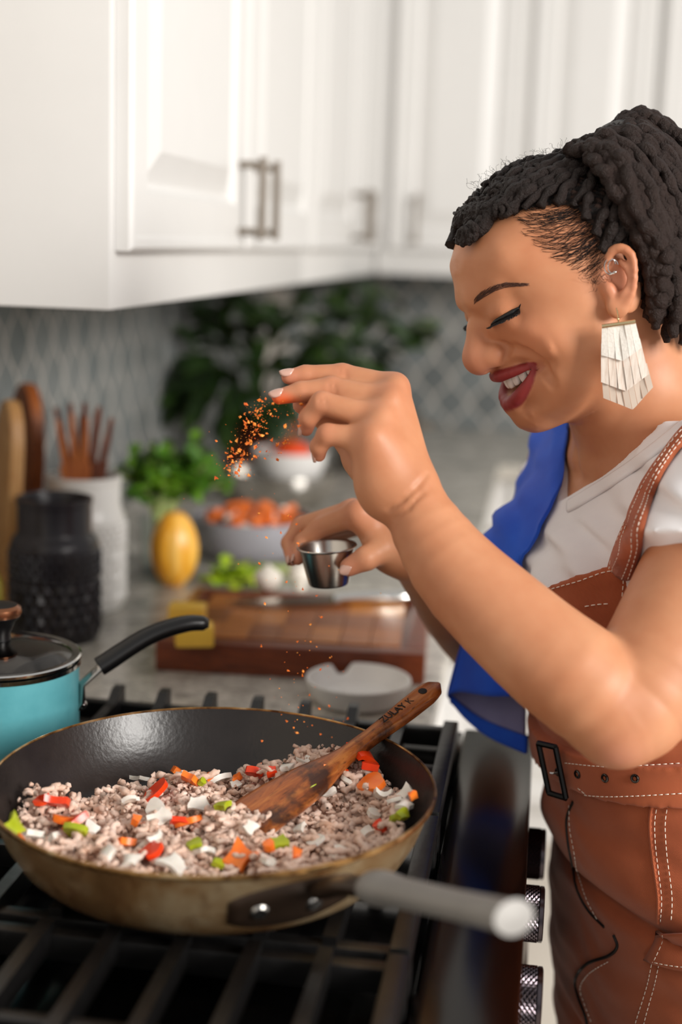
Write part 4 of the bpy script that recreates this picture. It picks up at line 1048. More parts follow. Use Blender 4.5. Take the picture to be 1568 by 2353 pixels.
def S_(px, py, ins=0.0):
    """point of the face under a pixel, pushed in by ins"""
    d = ray(px, py); d = d / np.linalg.norm(d); t = .9
    for _ in range(60):
        v_ = float(BODY.eval((CAM + d * t)[None].astype(np.float32))[0]); t += max(v_ * .8, .0002) if v_ > 2e-4 else 0
        if v_ <= 2e-4: break
    return CAM + d * (t + ins)
ident = lambda p: p
for m_ in (ident, mir):
    BODY.ell(m_(hpt(1157, 714, .0275)), (.0125, .0135, .0155), HM, .009)                    # lid over the eyeball
    BODY.cap(m_(hpt(1094, 690, .013)), m_(hpt(1150, 658, .035)), .006, .005, .012)      # brow ridge
    BODY.cap(m_(hpt(1136, 752, .0165)), m_(hpt(1185, 738, .037)), .0030, .0030, .008)   # lower lid roll
    BODY.ell(m_(hpt(1141, 813, .0120)), (.0125, .0100, .0090), HM, .003)                   # nose wing
BODY.ell(hpt(1099, 826, 0), (.0115, .0120, .0115), HM, .008)
BODY.cap(hpt(1094, 760, 0), hpt(1100, 812, 0), .0058, .0085, .010)
for m_ in (ident, mir):
    BODY.chain([m_(S_(*q)) for q in ((1131, 741), (1146, 733), (1163, 724), (1180, 714), (1194, 707))], [.0006, .0012, .0013, .0012, .0005], .0022, 's')   # lash line
    BODY.ell(m_(hpt(1130, 845, .0062)), (.0058, .0034, .0034), HM, .003, 's')                # nostrils
    BODY.chain([m_(S_(*q)) for q in ((1148, 787), (1160, 792), (1167, 803), (1165, 817), (1154, 835))], [.0006, .0013, .0017, .0015, .0008], .0035, 's')
    pts = [m_(S_(*q)) for q in ((1166, 797, -.001), (1188, 803), (1210, 811), (1235, 825), (1252, 846), (1262, 868), (1269, 885))]
    BODY.chain(pts, [.0008, .0014, .0019, .0022, .0020, .0013, .0005], .0075, 's')          # smile fold
# mouth opening and lips
def arc(near, mid):
    P = [hpt(x, y, w / 1000) for x, y, w in near]; return spline(P + [hpt(*mid, 0)] + [mir(p) for p in P[::-1]], 17)
UP = arc([(1233, 836, 30), (1208, 847, 25), (1181, 857, 17.5), (1157, 864, 8.5)], (1146, 867))
LO_ = arc([(1231, 843, 30), (1222, 867, 27), (1207, 890, 22), (1191, 910, 14.5)], (1174, 926))
MO = arc([(1229, 842, 28.5), (1213, 860, 25.5), (1190, 877, 17.5), (1172, 887, 9)], (1163, 892))
tt = np.abs(np.linspace(-1, 1, 17)); lr = np.interp(tt, [0, .3, .72, .88, 1], [.0064, .0066, .0056, .0022, .0003])
for q in (.006, .0, -.007, -.013): BODY.chain(list(MO[1:-1] + HF * q), list(lr[1:-1]), .002, 's')
UP = UP + HF * .0010 + HU * .0008; LO_ = LO_ + HF * .0012 - HU * .0010
ur = np.interp(tt, [0, .08, .2, .7, 1], [.0033, .0038, .0038, .0026, .0008]); lw = np.interp(tt, [0, .3, .75, 1], [.0050, .0046, .0030, .0008])
BODY.chain(list(UP), list(ur), .0035, 'u', .003)
BODY.chain(list(LO_), list(lw), .0035, 'u', .003)
BODY.ell(hpt(1214, 955, 0), (.012, .012, .016), HM, .014)                                   # chin
# ear
ef = lambda px, py, w: hpt(px, py, w / 1000)
BODY.ell(ef(1424, 645, 76), (.015, .026, .006), HM, .008)
hel = spline([ef(1398, 618, 76), ef(1397, 592, 80), ef(1410, 575, 84), ef(1430, 570, 88), ef(1450, 585, 91), ef(1456, 615, 92), ef(1455, 650, 91), ef(1449, 680, 88), ef(1436, 706, 84)], 15)
BODY.chain(list(hel), [.003] * 3 + [.0032] * 12, .004, 'u', .002)
BODY.ell(ef(1417, 707, 81), (.0075, .0085, .0048), HM, .007)
anti = spline([ef(1428, 600, 85), ef(1438, 630, 88), ef(1437, 665, 87), ef(1425, 685, 84)], 7)
BODY.chain(list(anti), [.002, .003, .0035, .0035, .0035, .003, .0028], .005, 'u', .002)
BODY.ell(ef(1413, 640, 85), (.0085, .0095, .0085), HM, .004, 's')
BODY.chain(list(spline([ef(1420, 590, 89), ef(1440, 597, 93), ef(1447, 630, 95), ef(1446, 665, 93)], 7)), [.0018] * 7, .003, 's')
BODY.ell(ef(1401, 665, 80), (.0045, .006, .0045), HM, .005)
# ------------------------------------------------------------------ the woman: torso, arms, hands
TY = math.radians(20); TF = np.array([-math.cos(TY), -math.sin(TY), 0]); TS = np.array([math.sin(TY), -math.cos(TY), 0])
TZ = np.array([.02, .45, .70, .80, .88, .95, 1.00, 1.06, 1.12, 1.17, 1.21, 1.245, 1.275])
TXC = np.array([.195, .190, .178, .172, .170, .135, .116, .100, .088, .088, .090, .094, .10])
TYC = 1.205
THD = np.array([.085, .095, .11, .117, .118, .104, .094, .088, .090, .084, .066, .045, .02])
THW = np.array([.12, .13, .155, .166, .170, .146, .126, .128, .140, .148, .140, .10, .05])
def torso_fn(z0, z1, off=0., rnd=.01):
    def fn(P):
        z = P[:, 2]; cx = np.interp(z, TZ, TXC); hd = np.interp(z, TZ, THD) + off; hw = np.interp(z, TZ, THW) + off
        dx = P[:, 0] - cx; dy = P[:, 1] - TYC; u = dx * TF[0] + dy * TF[1]; v = dx * TS[0] + dy * TS[1]
        a, b = u / hd, v / hw; k0 = np.sqrt(a * a + b * b) + 1e-6; k1 = np.sqrt((a / hd) ** 2 + (b / hw) ** 2) + 1e-6
        d = k0 * (k0 - 1) / k1
        e = np.maximum(z0 - z, z - z1)
        return np.maximum(d, e)
    return fn
def tc(z, f=0., s=0.): return np.array([np.interp(z, TZ, TXC), TYC, z]) + TF * f + TS * s
def U(px, py, Y): return atY(px, py, Y)
def bust(S, off=0., k=.03):
    for s in (1, -1):
        S.ell(tc(1.118, .060, .062 * s), (.052 + off, .050 + off, .056 + off), np.stack([TF, TS, [0, 0, 1]]), k)
NECK = [(U(1418, 810, 1.168), .050), (U(1452, 900, 1.180), .050), (U(1500, 985, 1.195), .056)]
SHN, SHF = tc(1.205, -.002, .150), tc(1.205, -.002, -.150)
ELB = U(1420, 1650, .952)
UPN = [(SHN, .052), (U(1572, 1440, 1.0), .0475), (U(1470, 1600, .965), .041), (ELB, .0335)]
FON = [(ELB, .0335), (U(1335, 1566, .953), .0385), (U(1238, 1490, .962), .0372), (U(1070, 1335, .985), .0328), (U(995, 1235, .998), .0275), (U(942, 1140, 1.008), .0215)]
ELF = U(1150, 1530, 1.400); WRF = U(948, 1284, 1.195)
UPF = [(SHF, .05), (ELF * .5 + SHF * .5, .044), (ELF, .034)]
FOF = [(ELF, .034), (U(1050, 1418, 1.302), .0300), (U(1000, 1350, 1.250), .0248), (WRF, .0195)]
BODY.add(torso_fn(1.09, 1.275), tc(1.15), .24, .02); bust(BODY)
def ch(S, L, k, kk=None, op='u'): S.chain([p for p, r in L], [r for p, r in L], k, op, kk)
ch(BODY, NECK, .02)
for sh in (SHN, SHF):
    BODY.cap(U(1490, 965, 1.195), sh, .040, .046, .035)
BODY.cap(tc(1.226, .062, .012), tc(1.222, .03, .12), .006, .006, .014)        # collar bone
BODY.cap(tc(1.226, .062, -.012), tc(1.222, .03, -.12), .006, .006, .014)
# sternomastoid cords
BODY.cap(U(1400, 800, 1.105), tc(1.235, .058, .012), .012, .008, .014)
BODY.limb(UPN, .03, 9); BODY.limb(FON, .006, 13)
BODY.limb(UPF, .03, 7); BODY.limb(FOF, .012, 9)
# ---- her left hand, pinching spice
HL = {'index': [(905, 893, 1.050), (787, 862, 1.056), (702, 862, 1.052), (664, 866, 1.048)], 'middle': [(892, 925, 1.034), (762, 893, 1.040), (692, 900, 1.036), (642, 912, 1.032)],
      'ring': [(872, 965, 1.018), (740, 926, 1.020), (709, 960, 1.022), (704, 986, 1.026)], 'pinky': [(850, 1010, 1.004), (753, 998, 1.004), (733, 1026, 1.008), (734, 1046, 1.012)]}
RL = {'index': (.0108, .0086, .0074, .0058), 'middle': (.0112, .0089, .0076, .0058), 'ring': (.0108, .0084, .0070, .0054), 'pinky': (.0098, .0076, .0064, .0050)}
wl = U(942, 1140, 1.008)
for i, (nm, L) in enumerate(HL.items()):
    P = [U(*q) for q in L]; R_ = RL[nm]
    w0 = wl + (P[0] - wl) * .12 + np.array([.004 * (1.5 - i), 0, 0])
    BODY.cap(w0, P[0], .0125, .0112, .014)                                       # metacarpal
    BODY.ell(P[0] + np.array([.003, -.0085, .003]), (.0070,) * 3, None, .007)       # knuckle
for i, (nm, L) in enumerate(HL.items()):
    P = [U(*q) for q in L]; R_ = RL[nm]
    BODY.cap(P[0], P[1], R_[0], R_[1], .0065); BODY.cap(P[1], P[2], R_[1], R_[2], .003); BODY.cap(P[2], P[3], R_[2], R_[3], .0025)
BODY.ell(U(868, 1075, 1.004), (.0165, .015, .028), None, .016)                  # heel of the hand
BODY.ell(U(884, 1120, 1.010), (.0155, .015, .021), None, .016)
BODY.cap(U(905, 1110, 1.03), U(838, 1050, 1.052), .019, .016, .02)
TL = [(U(880, 1105, 1.035), .016), (U(812, 1020, 1.066), .0125), (U(752, 962, 1.068), .0098), (U(694, 930, 1.050), .0070)]
ch(BODY, TL, .010, .003)
# ---- her right hand, holding the cup
HRt = {'index': [(826, 1180, 1.165), (738, 1212, 1.192), (697, 1244, 1.197), (685, 1284, 1.1755)], 'middle': [(812, 1178, 1.190), (694, 1209, 1.218), (666, 1248, 1.209), (672, 1286, 1.188)],
       'ring': [(822, 1188, 1.212), (745, 1218, 1.240), (718, 1252, 1.238), (714, 1284, 1.226)], 'pinky': [(834, 1202, 1.228), (770, 1228, 1.252), (748, 1256, 1.252), (744, 1280, 1.242)]}
for i, (nm, L) in enumerate(HRt.items()):
    P = [U(*q) for q in L]; BODY.cap(WRF + (P[0] - WRF) * .1, P[0], .0135, .0112, .014)
for i, (nm, L) in enumerate(HRt.items()):
    P = [U(*q) for q in L]; R_ = RL[nm]
    BODY.cap(P[0], P[1], R_[0], R_[1], .006); BODY.cap(P[1], P[2], R_[1], R_[2], .0025); BODY.cap(P[2], P[3], R_[2], R_[3], .0022)
BODY.ell(U(905, 1268, 1.178), (.022, .016, .019), None, .014)
BODY.cap(U(880, 1252, 1.172), U(836, 1190, 1.172), .0125, .0105, .010)          # web
TR = [(U(925, 1264, 1.182), .015), (U(876, 1262, 1.162), .0122), (U(842, 1283, 1.150), .0102), (U(803, 1303, 1.1497), .0080)]
ch(BODY, TR, .010, .003)

for q in (((892, 1172), (925, 1150), (960, 1118), (984, 1088)), ((905, 1192), (938, 1168), (972, 1134))):          # wrist creases
    BODY.chain([S_(*p) for p in q], [.0002, .0004, .0004, .0002][:len(q)], .004, 's')
for nm in ('ring', 'middle', 'index'):
    for (x, y, Y), dx in ((HL[nm][1], 6), (HL[nm][1], -6)):
        BODY.cap(S_(x + dx, y - 14), S_(x + dx + 3, y + 6), .0004, .0003, .0025, 's')
n = NB('skin'); v = n.coord(); f = n.noise(v, 18, 4); g = n.noise(v, 900, 2)
c = n.ramp(f, [(.3, 'b57551'), (.7, 'c78d68')])
at = n.n('ShaderNodeAttribute', attribute_name='blush'); c = n.mix(at.outputs['Fac'], c, srgb('cf7f5c'))
at4 = n.n('ShaderNodeAttribute', attribute_name='pink'); c = n.mix(at4.outputs['Fac'], c, srgb('c07860'))
at = n.n('ShaderNodeAttribute', attribute_name='lip'); c = n.mix(at.outputs['Fac'], c, srgb('8a2f2e'))
at2 = n.n('ShaderNodeAttribute', attribute_name='inner'); c = n.mix(at2.outputs['Fac'], c, srgb('8f403c'))
at3 = n.n('ShaderNodeAttribute', attribute_name='spice'); c = n.mix(at3.outputs['Fac'], c, srgb('e0550c'))
n.col(c); n.set(Roughness=.50, Specular_IOR_Level=.38, Subsurface_Weight=.2); n.b.inputs['Subsurface Radius'].default_value = (.008, .0035, .0018); n.b.inputs['Subsurface Scale'].default_value = 1.0
n.bump(g, .05, .0005)
plain('tooth', 'f3eee6', .18, var=.02); plain('nail', 'c49c8c', .16, var=.02); plain('lash', '080607', .5); plain('brow_hair', '4a2a1c', .6)
n = NB('hair'); v = n.coord(); f = n.noise(v, 420, 4, .7); g = n.noise(v, 60, 3); at = n.n('ShaderNodeAttribute', attribute_name='tint')
c = n.ramp(g, [(.3, '0c0908'), (.7, '1c1513')]); n.col(n.mix(at.outputs['Fac'], c, srgb('6a4636'))); n.set(Roughness=.5, Specular_IOR_Level=.28); n.bump(f, .9, .003)
def cloth(name, a, b, scale=900, rough=.85, bs=.25, twill=False):
    n = NB(name); v = n.coord()
    if twill:
        w = n.n('ShaderNodeTexWave'); w.inputs['Scale'].default_value = 420; w.inputs['Distortion'].default_value = .6; w.inputs['Detail'].default_value = 2
        mp = n.n('ShaderNodeMapping'); mp.inputs['Rotation'].default_value = (.5, .6, .8); n.l(v, mp.inputs[0]); n.l(mp.outputs[0], w.inputs['Vector']); f = w.outputs['Fac']
    else: f = n.noise(v, scale, 2)
    g = n.noise(v, 14, 4)
    c = n.ramp(g, [(.3, a), (.7, b)]); n.col(n.mix(.12, c, n.ramp(f, [(.3, a), (.7, b)]), 'MULTIPLY')); n.set(Roughness=rough, Sheen_Weight=.15); n.bump(f, bs, .0006)
cloth('tshirt', 'e8e6e8', 'f3f1f2', 1400, bs=.12); cloth('denim', 'a4512c', 'b96239', twill=True, bs=.35); cloth('towel_blue', '0a48c4', '1a60dc', 1100); cloth('towel_inside', '7a76a0', '9692b8', 1100)
plain('thread', 'f0e2d4', .7); plain('zip_dark', '120d0c', .5); plain('eyelet', '4a4542', .25, 1); plain('buckle_black', '0d0b0b', .3, .4); plain('shoe', '2a2422', .5)
# ------------------------------------------------------------------ mesh the body, then dress it
VOX = .0015
person = thing('person', (.18, 1.205, 0), 'woman in white t-shirt and rust overalls smiling down while sprinkling spice', 'person')
PO = Vector(person.location)
def put(o):
    """parent a world-space part to the person"""
    o.parent = person; o.matrix_parent_inverse = Matrix.Translation(-PO); return o
V, F = surface_nets(BODY, (-.32, .88, .93), (.34, 1.42, 1.56), VOX)
V, F = one_piece(V, F); V = smooth_mesh(V, F, 1)
body = put(np_mesh('body', V, F, 'skin'))
dl = np.minimum(seg_sd(V, UP, ur), seg_sd(V, LO_, lw)) - .0018
lip = np.clip(.5 - dl / .0012, 0, 1); vattr(body, 'lip', lip); print('LIP', dl.min(), (lip > .5).sum(), len(ur), len(UP))
vattr(body, 'inner', np.clip(1.2 - seg_dist(V, MO - HF * .010) / .009, 0, 1) * (1 - lip) * (seg_dist(V, MO - HF * .003) < .0085))
ck = hpt(1225, 775, .05); vattr(body, 'blush', np.exp(-((V - ck) ** 2).sum(1) / .02 ** 2) * .35)
pk = np.zeros(len(V))
for L in list(HL.values()) + list(HRt.values()):
    for i_, (q, w_) in enumerate(zip(L, (.5, .45, .35, .8))): pk = np.maximum(pk, w_ * np.exp(-((V - U(*q)) ** 2).sum(1) / (.011 if i_ else .014) ** 2))
for q in (TR[3][0], TL[3][0], ELB + np.array([0, -.03, -.02]), hpt(1095, 835, 0), ef(1425, 640, 85)): pk = np.maximum(pk, .6 * np.exp(-((V - q) ** 2).sum(1) / .018 ** 2))
vattr(body, 'pink', pk)
sp1 = U(645, 925, 1.03); vattr(body, 'spice', np.clip(1.3 - np.linalg.norm((V - sp1) * np.array([.7, 1, 1.3]), axis=1) / .010, 0, .85))
class Cast:
    def __init__(s, ob):
        bm = bmesh.new(); bm.from_mesh(ob.data); s.t = BVHTree.FromBMesh(bm); bm.free()
    def __call__(s, px, py):
        d = Vector(ray(px, py)).normalized(); h = s.t.ray_cast(Vector(CAM), d)
        if h[0] is None:
            h2 = s.t.find_nearest(Vector(atY(px, py, 1.1))); return np.array(h2[0]), np.array(h2[1])
        nn = h[1] if h[1].dot(d) < 0 else -h[1]; return np.array(h[0]), np.array(nn)
skin = Cast(body)
def plane3(a, b, c, up):
    n_ = np.cross(b - a, c - a); n_ /= np.linalg.norm(n_); n_ = n_ if n_ @ np.asarray(up) > 0 else -n_; return n_.astype(np.float32), np.float32(n_ @ a)
def half(S, n_, d, c, R, k=.003): S.add(lambda P: P @ n_ - d, c, R, k, 'i')     # keep the side below the plane
# t-shirt
SHIRT = SDF(); SHIRT.add(torso_fn(.99, 1.29, .0085), tc(1.14), .26, .02); bust(SHIRT, .0095)
for sh, rs_ in ((SHN, .061), (SHF, .049)): SHIRT.cap(U(1490, 965, 1.195), sh, .0480, rs_, .035)
def sleeve(L, t, r):
    A, B = L[0][0], L[1][0]; d = (B - A); ln = np.linalg.norm(d); d = (d / ln).astype(np.float32); A = A.astype(np.float32)
    def fn(P):
        q = P - A; h = np.clip(q @ d, -.02, ln); v = q - h[:, None] * d; rr = np.sqrt((v * v).sum(1)) - (r + .006 * h / ln)
        return np.maximum(rr, (q @ d) - t)
    SHIRT.add(fn, A, .14, .025)
sleeve(UPN, .064, .0585); sleeve(UPF, .045, .050)
NLP = [skin(*q)[0] for q in ((1308, 1149), (1330, 1136), (1365, 1114), (1400, 1092), (1450, 1058), (1500, 1020), (1540, 988), (1568, 965))]; nA = NLP[0]
ns_ = np.array([(p - tc(1.2)) @ TS for p in NLP]); nz_ = np.array([p[2] for p in NLP]); ns_ = np.maximum.accumulate(ns_ + np.arange(len(ns_)) * 1e-5); t0_ = float(tc(1.2) @ TS); tsf = TS.astype(np.float32)
def neckcut(P): return (P[:, 2] - np.interp(np.abs(P @ tsf - t0_), ns_, nz_)) * .75
SHIRT.add(neckcut, tc(1.2), .4, .003, 'i')
V, F = surface_nets(SHIRT, (-.15, .86, .97), (.40, 1.45, 1.32), .0024); V, F = one_piece(V, F); V = smooth_mesh(V, F, 2)
q = V - nA; fold = q @ np.array([.80, 0, .60]); fold2 = q @ np.array([.55, .2, .81])
amp = np.clip(-neckcut(V) / .03, 0, 1)
V = V + TF * ((np.sin(fold * 2 * PI / .036 + 3 * np.sin(q[:, 2] * 14) + q[:, 1] * 12) * .0034 + np.sin(fold2 * 2 * PI / .021 + q[:, 1] * 25) * .0010) * amp)[:, None]
shirt = put(np_mesh('tshirt', V, F, 'tshirt')); shirt_c = Cast(shirt)
SV = V
# neckband: a rolled rib along the neckline
def ring_on(Vs, n_, d, step=.0035):
    """points of a mesh near a plane, ordered around their centre"""
    m = np.abs(Vs @ n_ - d) < step; P = Vs[m]; c = P.mean(0); e1 = np.cross(n_, [0, 1, 0]); e1 /= np.linalg.norm(e1); e2 = np.cross(n_, e1)
    a = np.arctan2((P - c) @ e2, (P - c) @ e1); out = []
    for k_ in range(72):
        s = np.abs((a - (k_ * 2 * PI / 72 - PI) + PI) % (2 * PI) - PI) < .07
        if s.any():
            r_ = np.linalg.norm(P[s] - c, axis=1); out.append(P[s][r_ > np.quantile(r_, .7)].mean(0) if s.sum() > 3 else P[s].mean(0))
    return np.array(out), c
# overalls: bib, waist, legs
OV = SDF(); OV.add(torso_fn(.74, 1.20, .0135), tc(.98), .32, .02); bust(OV, .0150)
for s in (1, -1):
    OV.limb([(tc(.84, 0, .085 * s), .110), (tc(.70, .01, .090 * s), .100), (tc(.60, .015, .092 * s), .084), (tc(.46, .02, .092 * s), .066), (tc(.25, .0, .092 * s), .062), (tc(.07, .0, .092 * s), .060)], .03, 10)
bA, bB = shirt_c(1266, 1346)[0], shirt_c(1402, 1304)[0]; bC = tc(1.09, -.09, 0)
bn, bd = plane3(bA, bB, bC, (0, 0, 1)); half(OV, bn, bd, tc(1.0), 1.3, .002)
V, F = surface_nets(OV, (-.10, .92, .0), (.42, 1.48, 1.20), .0038); V, F = one_piece(V, F); V = smooth_mesh(V, F, 2)
zb0, zb1 = atY(1400, 1838, 1.078)[2], atY(1400, 1748, 1.078)[2]
q = V - tc(.92); a_ = np.clip((zb0 - V[:, 2]) / .05, 0, 1) * np.clip((V[:, 2] - .2) / .2, 0, 1)
nrm_ = np.stack([V[:, 0] - np.interp(V[:, 2], TZ, TXC), V[:, 1] - TYC, 0 * V[:, 2]], 1); nrm_ /= np.linalg.norm(nrm_, axis=1)[:, None] + 1e-6
ang_ = np.arctan2(nrm_ @ TF, nrm_ @ TS)
w1 = np.sin(V[:, 2] * 2 * PI / .062 + ang_ * 2.2 + 1.5 * np.sin(ang_ * 3)) * .0013 + np.sin(V[:, 2] * 2 * PI / .028 - ang_ * 5 + 2 * np.sin(ang_ * 7)) * .0006
zf = atY(1450, 2128, 1.06)[2]                                                  # bulge with a tuck under it
w1 = w1 + .010 * np.exp(-((V[:, 2] - zf - .022) / .022) ** 2) - .009 * np.exp(-((V[:, 2] - zf + .004) / .006) ** 2)
b_ = np.clip((V[:, 2] - zb1) / .02, 0, 1); w2 = np.sin(V[:, 2] * 2 * PI / .03 + ang_ * 6) * .0012 + np.sin(ang_ * 24 + V[:, 2] * 40) * .0006
V = V + nrm_ * (w1 * a_ + w2 * b_)[:, None]
overalls = np_mesh('overalls', V, F, 'denim'); ov_c = Cast(overalls); bpy.data.objects.remove(overalls, do_unlink=True)
up_ = V[F].mean(1)[:, 2] > (zb0 + zb1) / 2
for nm, mk in (('trousers', ~up_), ('bib', up_)):
    us = np.unique(F[mk]); rm = np.full(len(V), -1); rm[us] = np.arange(len(us)); put(np_mesh(nm, V[us], rm[F[mk]], 'denim'))
BELT = SDF(); tb = torso_fn(.8, 1.2, .0225)
BELT.add(lambda P: np.maximum(tb(P), np.abs(P[:, 2] - (zb0 + zb1) / 2 - .20 * (P[:, 0] - .09)) - (zb1 - zb0) / 2), tc((zb0 + zb1) / 2), .2, .004)
V, F = surface_nets(BELT, (-.06, .98, zb0 - .05), (.34, 1.42, zb1 + .06), .0028); V = smooth_mesh(V, F, 1); belt = put(np_mesh('belt', V, F, 'denim')); belt_c = Cast(belt)
for s in (1, -1):                                                                # shoes
    c0 = tc(.0, .035, .092 * s); mb = SDF(); mb.ell(c0 + np.array([0, 0, .035]), (.115, .048, .042), np.stack([TF, TS, [0, 0, 1]]), .01); mb.add(lambda P: .001 - P[:, 2], c0, .3, .002, 'i')
    V, F = surface_nets(mb, c0 - np.array([.16, .16, .02]), c0 + np.array([.16, .16, .1]), .005); put(np_mesh('shoe', V, F, 'shoe'))

# ---- seams, straps and hardware placed on the cloth
def path(cast, pts, n_, off=.0006):
    P = spline(pts, n_); R_ = [cast(*p) for p in P]; return np.array([a + b * off for a, b in R_]), np.array([b for a, b in R_])
def dashes(mb, P, N, ln=.0032, gap=.0016, r=.00042):
    P = np.asarray(P); L = np.r_[0, np.cumsum(np.linalg.norm(np.diff(P, axis=0), axis=1))]; s = 0
    ok = np.r_[np.linalg.norm(np.diff(P, axis=0), axis=1) < .03, True]
    at = lambda t: np.array([np.interp(t, L, P[:, i]) for i in range(3)])
    while s + ln < L[-1]:
        if ok[min(np.searchsorted(L, s), len(ok) - 1)]: mb.tube([at(s), at(s + ln / 2), at(s + ln)], [r * .8, r, r * .8], 5)
        s += ln + gap
def strip_on(cast, left, right, n_, off, name, mat, nv=7, th=.0022):
    A, B = spline(left, n_), spline(right, n_); V = []; F = []
    for i in range(n_):
        for j in range(nv):
            t = j / (nv - 1); p, nn_ = cast(*(A[i] * (1 - t) + B[i] * t)); V.append(p + nn_ * (off if 0 < j < nv - 1 else off * .25))
    V = np.array(V).reshape(n_, nv, 3)
    for _ in range(2): V[1:-1] = .5 * V[1:-1] + .25 * (V[:-2] + V[2:])
    for i in range(n_ - 1):
        for j in range(nv - 1): F.append((i * nv + j, (i + 1) * nv + j, (i + 1) * nv + j + 1, i * nv + j + 1))
    o_ = put(mesh(name, V.reshape(-1, 3), F, mat)); so = o_.modifiers.new('s', 'SOLIDIFY'); so.thickness = th; so.offset = 0; return o_, V
SL = [(1397, 1312), (1424, 1236), (1448, 1184), (1481, 1113), (1522, 1053), (1568, 993), (1600, 960)]; SR = [(1459, 1326), (1477, 1255), (1486, 1206), (1502, 1151), (1524, 1097), (1549, 1056), (1590, 1005)]
strap, SVt = strip_on(shirt_c, SL, SR, 60, .0045, 'shoulder_strap', 'denim')
st = MB()
for fr in (.12, .30, .70, .88):
    j = fr * 6; a = int(j); P = SVt[:, a] * (1 - j + a) + SVt[:, min(a + 1, 6)] * (j - a); N = np.zeros_like(P); P = P + np.array([-.25, -.92, .2]) * .0028; dashes(st, P, N)
for pts, c_ in (([(1270, 1354), (1330, 1336), (1400, 1314), (1456, 1322)], ov_c), ([(1345, 1394), (1372, 1390), (1400, 1388)], ov_c), ([(1434, 1318), (1433, 1345), (1430, 1375)], ov_c)):
    P, N = path(c_, pts, 40, .0010); dashes(st, P, N, r=.0005)
for y in (1759, 1827):
    P, N = path(belt_c, [(1300, y - 6), (1380, y + (2 if y < 1800 else 3)), (1460, y + 2), (1568, y - 4)], 60, .0006); dashes(st, P, N)
for dx in (0, 24):
    P, N = path(ov_c, [(1512 + dx, 1846), (1506 + dx, 1900), (1512 + dx, 1980), (1522 + dx, 2060), (1520 + dx, 2122)], 60, .0010); dashes(st, P, N)
    P, N = path(ov_c, [(1500 + dx * .7, 2215), (1488 + dx * .7, 2270), (1466 + dx * .8, 2340), (1450 + dx, 2400)], 40, .0010); dashes(st, P, N)
P, N = path(ov_c, [(1310, 1850), (1312, 1905), (1322, 1960), (1330, 2010), (1352, 2070), (1378, 2118)], 60, .0010); dashes(st, P, N)
P, N = path(ov_c, [(1400, 2210), (1355, 2238), (1336, 2270), (1345, 2305), (1362, 2350)], 60, .0010); dashes(st, P, N)
put(st.build('stitching', 'thread', ang=None))['kind'] = 'stuff'
zp = MB()
for pts, w in (([(1318, 1842), (1304, 1880), (1306, 1930), (1316, 1985), (1326, 2040), (1352, 2090), (1390, 2130)], .0012), ([(1412, 2148), (1420, 2175), (1400, 2196), (1350, 2215), (1324, 2250), (1330, 2290), (1348, 2340), (1358, 2400)], .0014)):
    P, N = path(ov_c, pts, 70, .0004); zp.tube([tuple(x) for x in P], w, 8)
put(zp.build('zipper', 'zip_dark'))
sm = MB(); P, N = path(ov_c, [(1500, 1842), (1495, 1900), (1503, 1980), (1514, 2060), (1514, 2120)], 50, .0004); sm.tube([tuple(x) for x in P], .0016, 8); put(sm.build('side_seam', 'denim'))
fl, FV = strip_on(ov_c, [(1512, 2135), (1508, 2165), (1484, 2206)], [(1640, 2138), (1650, 2180), (1640, 2240)], 16, .006, 'pocket_flap', 'denim')
st = MB(); dashes(st, FV[-2] + np.array([-.1, -1, 0]) * .0014, None); dashes(st, FV[:, 1] + np.array([-.1, -1, 0]) * .0014, None); put(st.build('flap_stitching', 'thread', ang=None))['kind'] = 'stuff'
def face_mat(p, nn_):
    return Matrix.Translation(Vector(p)) @ Vector(nn_).to_track_quat('Z', 'Y').to_matrix().to_4x4()
for (px, py) in ((1328, 1779), (1391, 1788), (1460, 1789)):
    p, nn_ = belt_c(px, py); e_ = MB().lathe([(.0016, -.0004), (.0018, .0012), (.0028, .0016), (.0036, .0008), (.0037, -.0004)], 20, face_mat(p, nn_)).build('eyelet', 'eyelet'); put(e_)
    put(MB().lathe([(0, .0002), (.0018, .0002), (.0018, -.0004)], 14, face_mat(p, nn_)).build('eyelet_hole', 'denim'))
bk = MB(); Yr = belt_c(1300, 1785)[0][1] - .005; cor = [U(1238, 1708, Yr + .016), U(1277, 1717, Yr), U(1301, 1834, Yr - .003), U(1262, 1822, Yr + .012)]
for i in range(4): bk.tube([cor[i], (cor[i] + cor[(i + 1) % 4]) / 2, cor[(i + 1) % 4]], .0026, 8)
put(bk.build('buckle', 'buckle_black'))

p, nn_ = belt_c(1283, 1774); put(MB().lathe([(.0016, -.0004), (.0018, .0012), (.0028, .0016), (.0036, .0008), (.0037, -.0004)], 20, face_mat(p, nn_)).build('eyelet', 'eyelet'))
put(MB().tube([cor[1] * .5 + cor[2] * .5, p + nn_ * .004, p + nn_ * .003 + np.array([-.004, 0, 0])], .0011, 8).build('buckle_prong', 'chrome'))
NA = [(1308, 1150), (1330, 1137), (1365, 1115), (1400, 1093), (1450, 1059), (1500, 1021), (1540, 989), (1572, 962)]; NBt = [(1306, 1178), (1338, 1162), (1376, 1139), (1412, 1116), (1462, 1082), (1512, 1044), (1552, 1012), (1590, 984)]
nb_, NV = strip_on(shirt_c, NA, NBt, 50, .0016, 'neckband', 'tshirt', th=.0014)
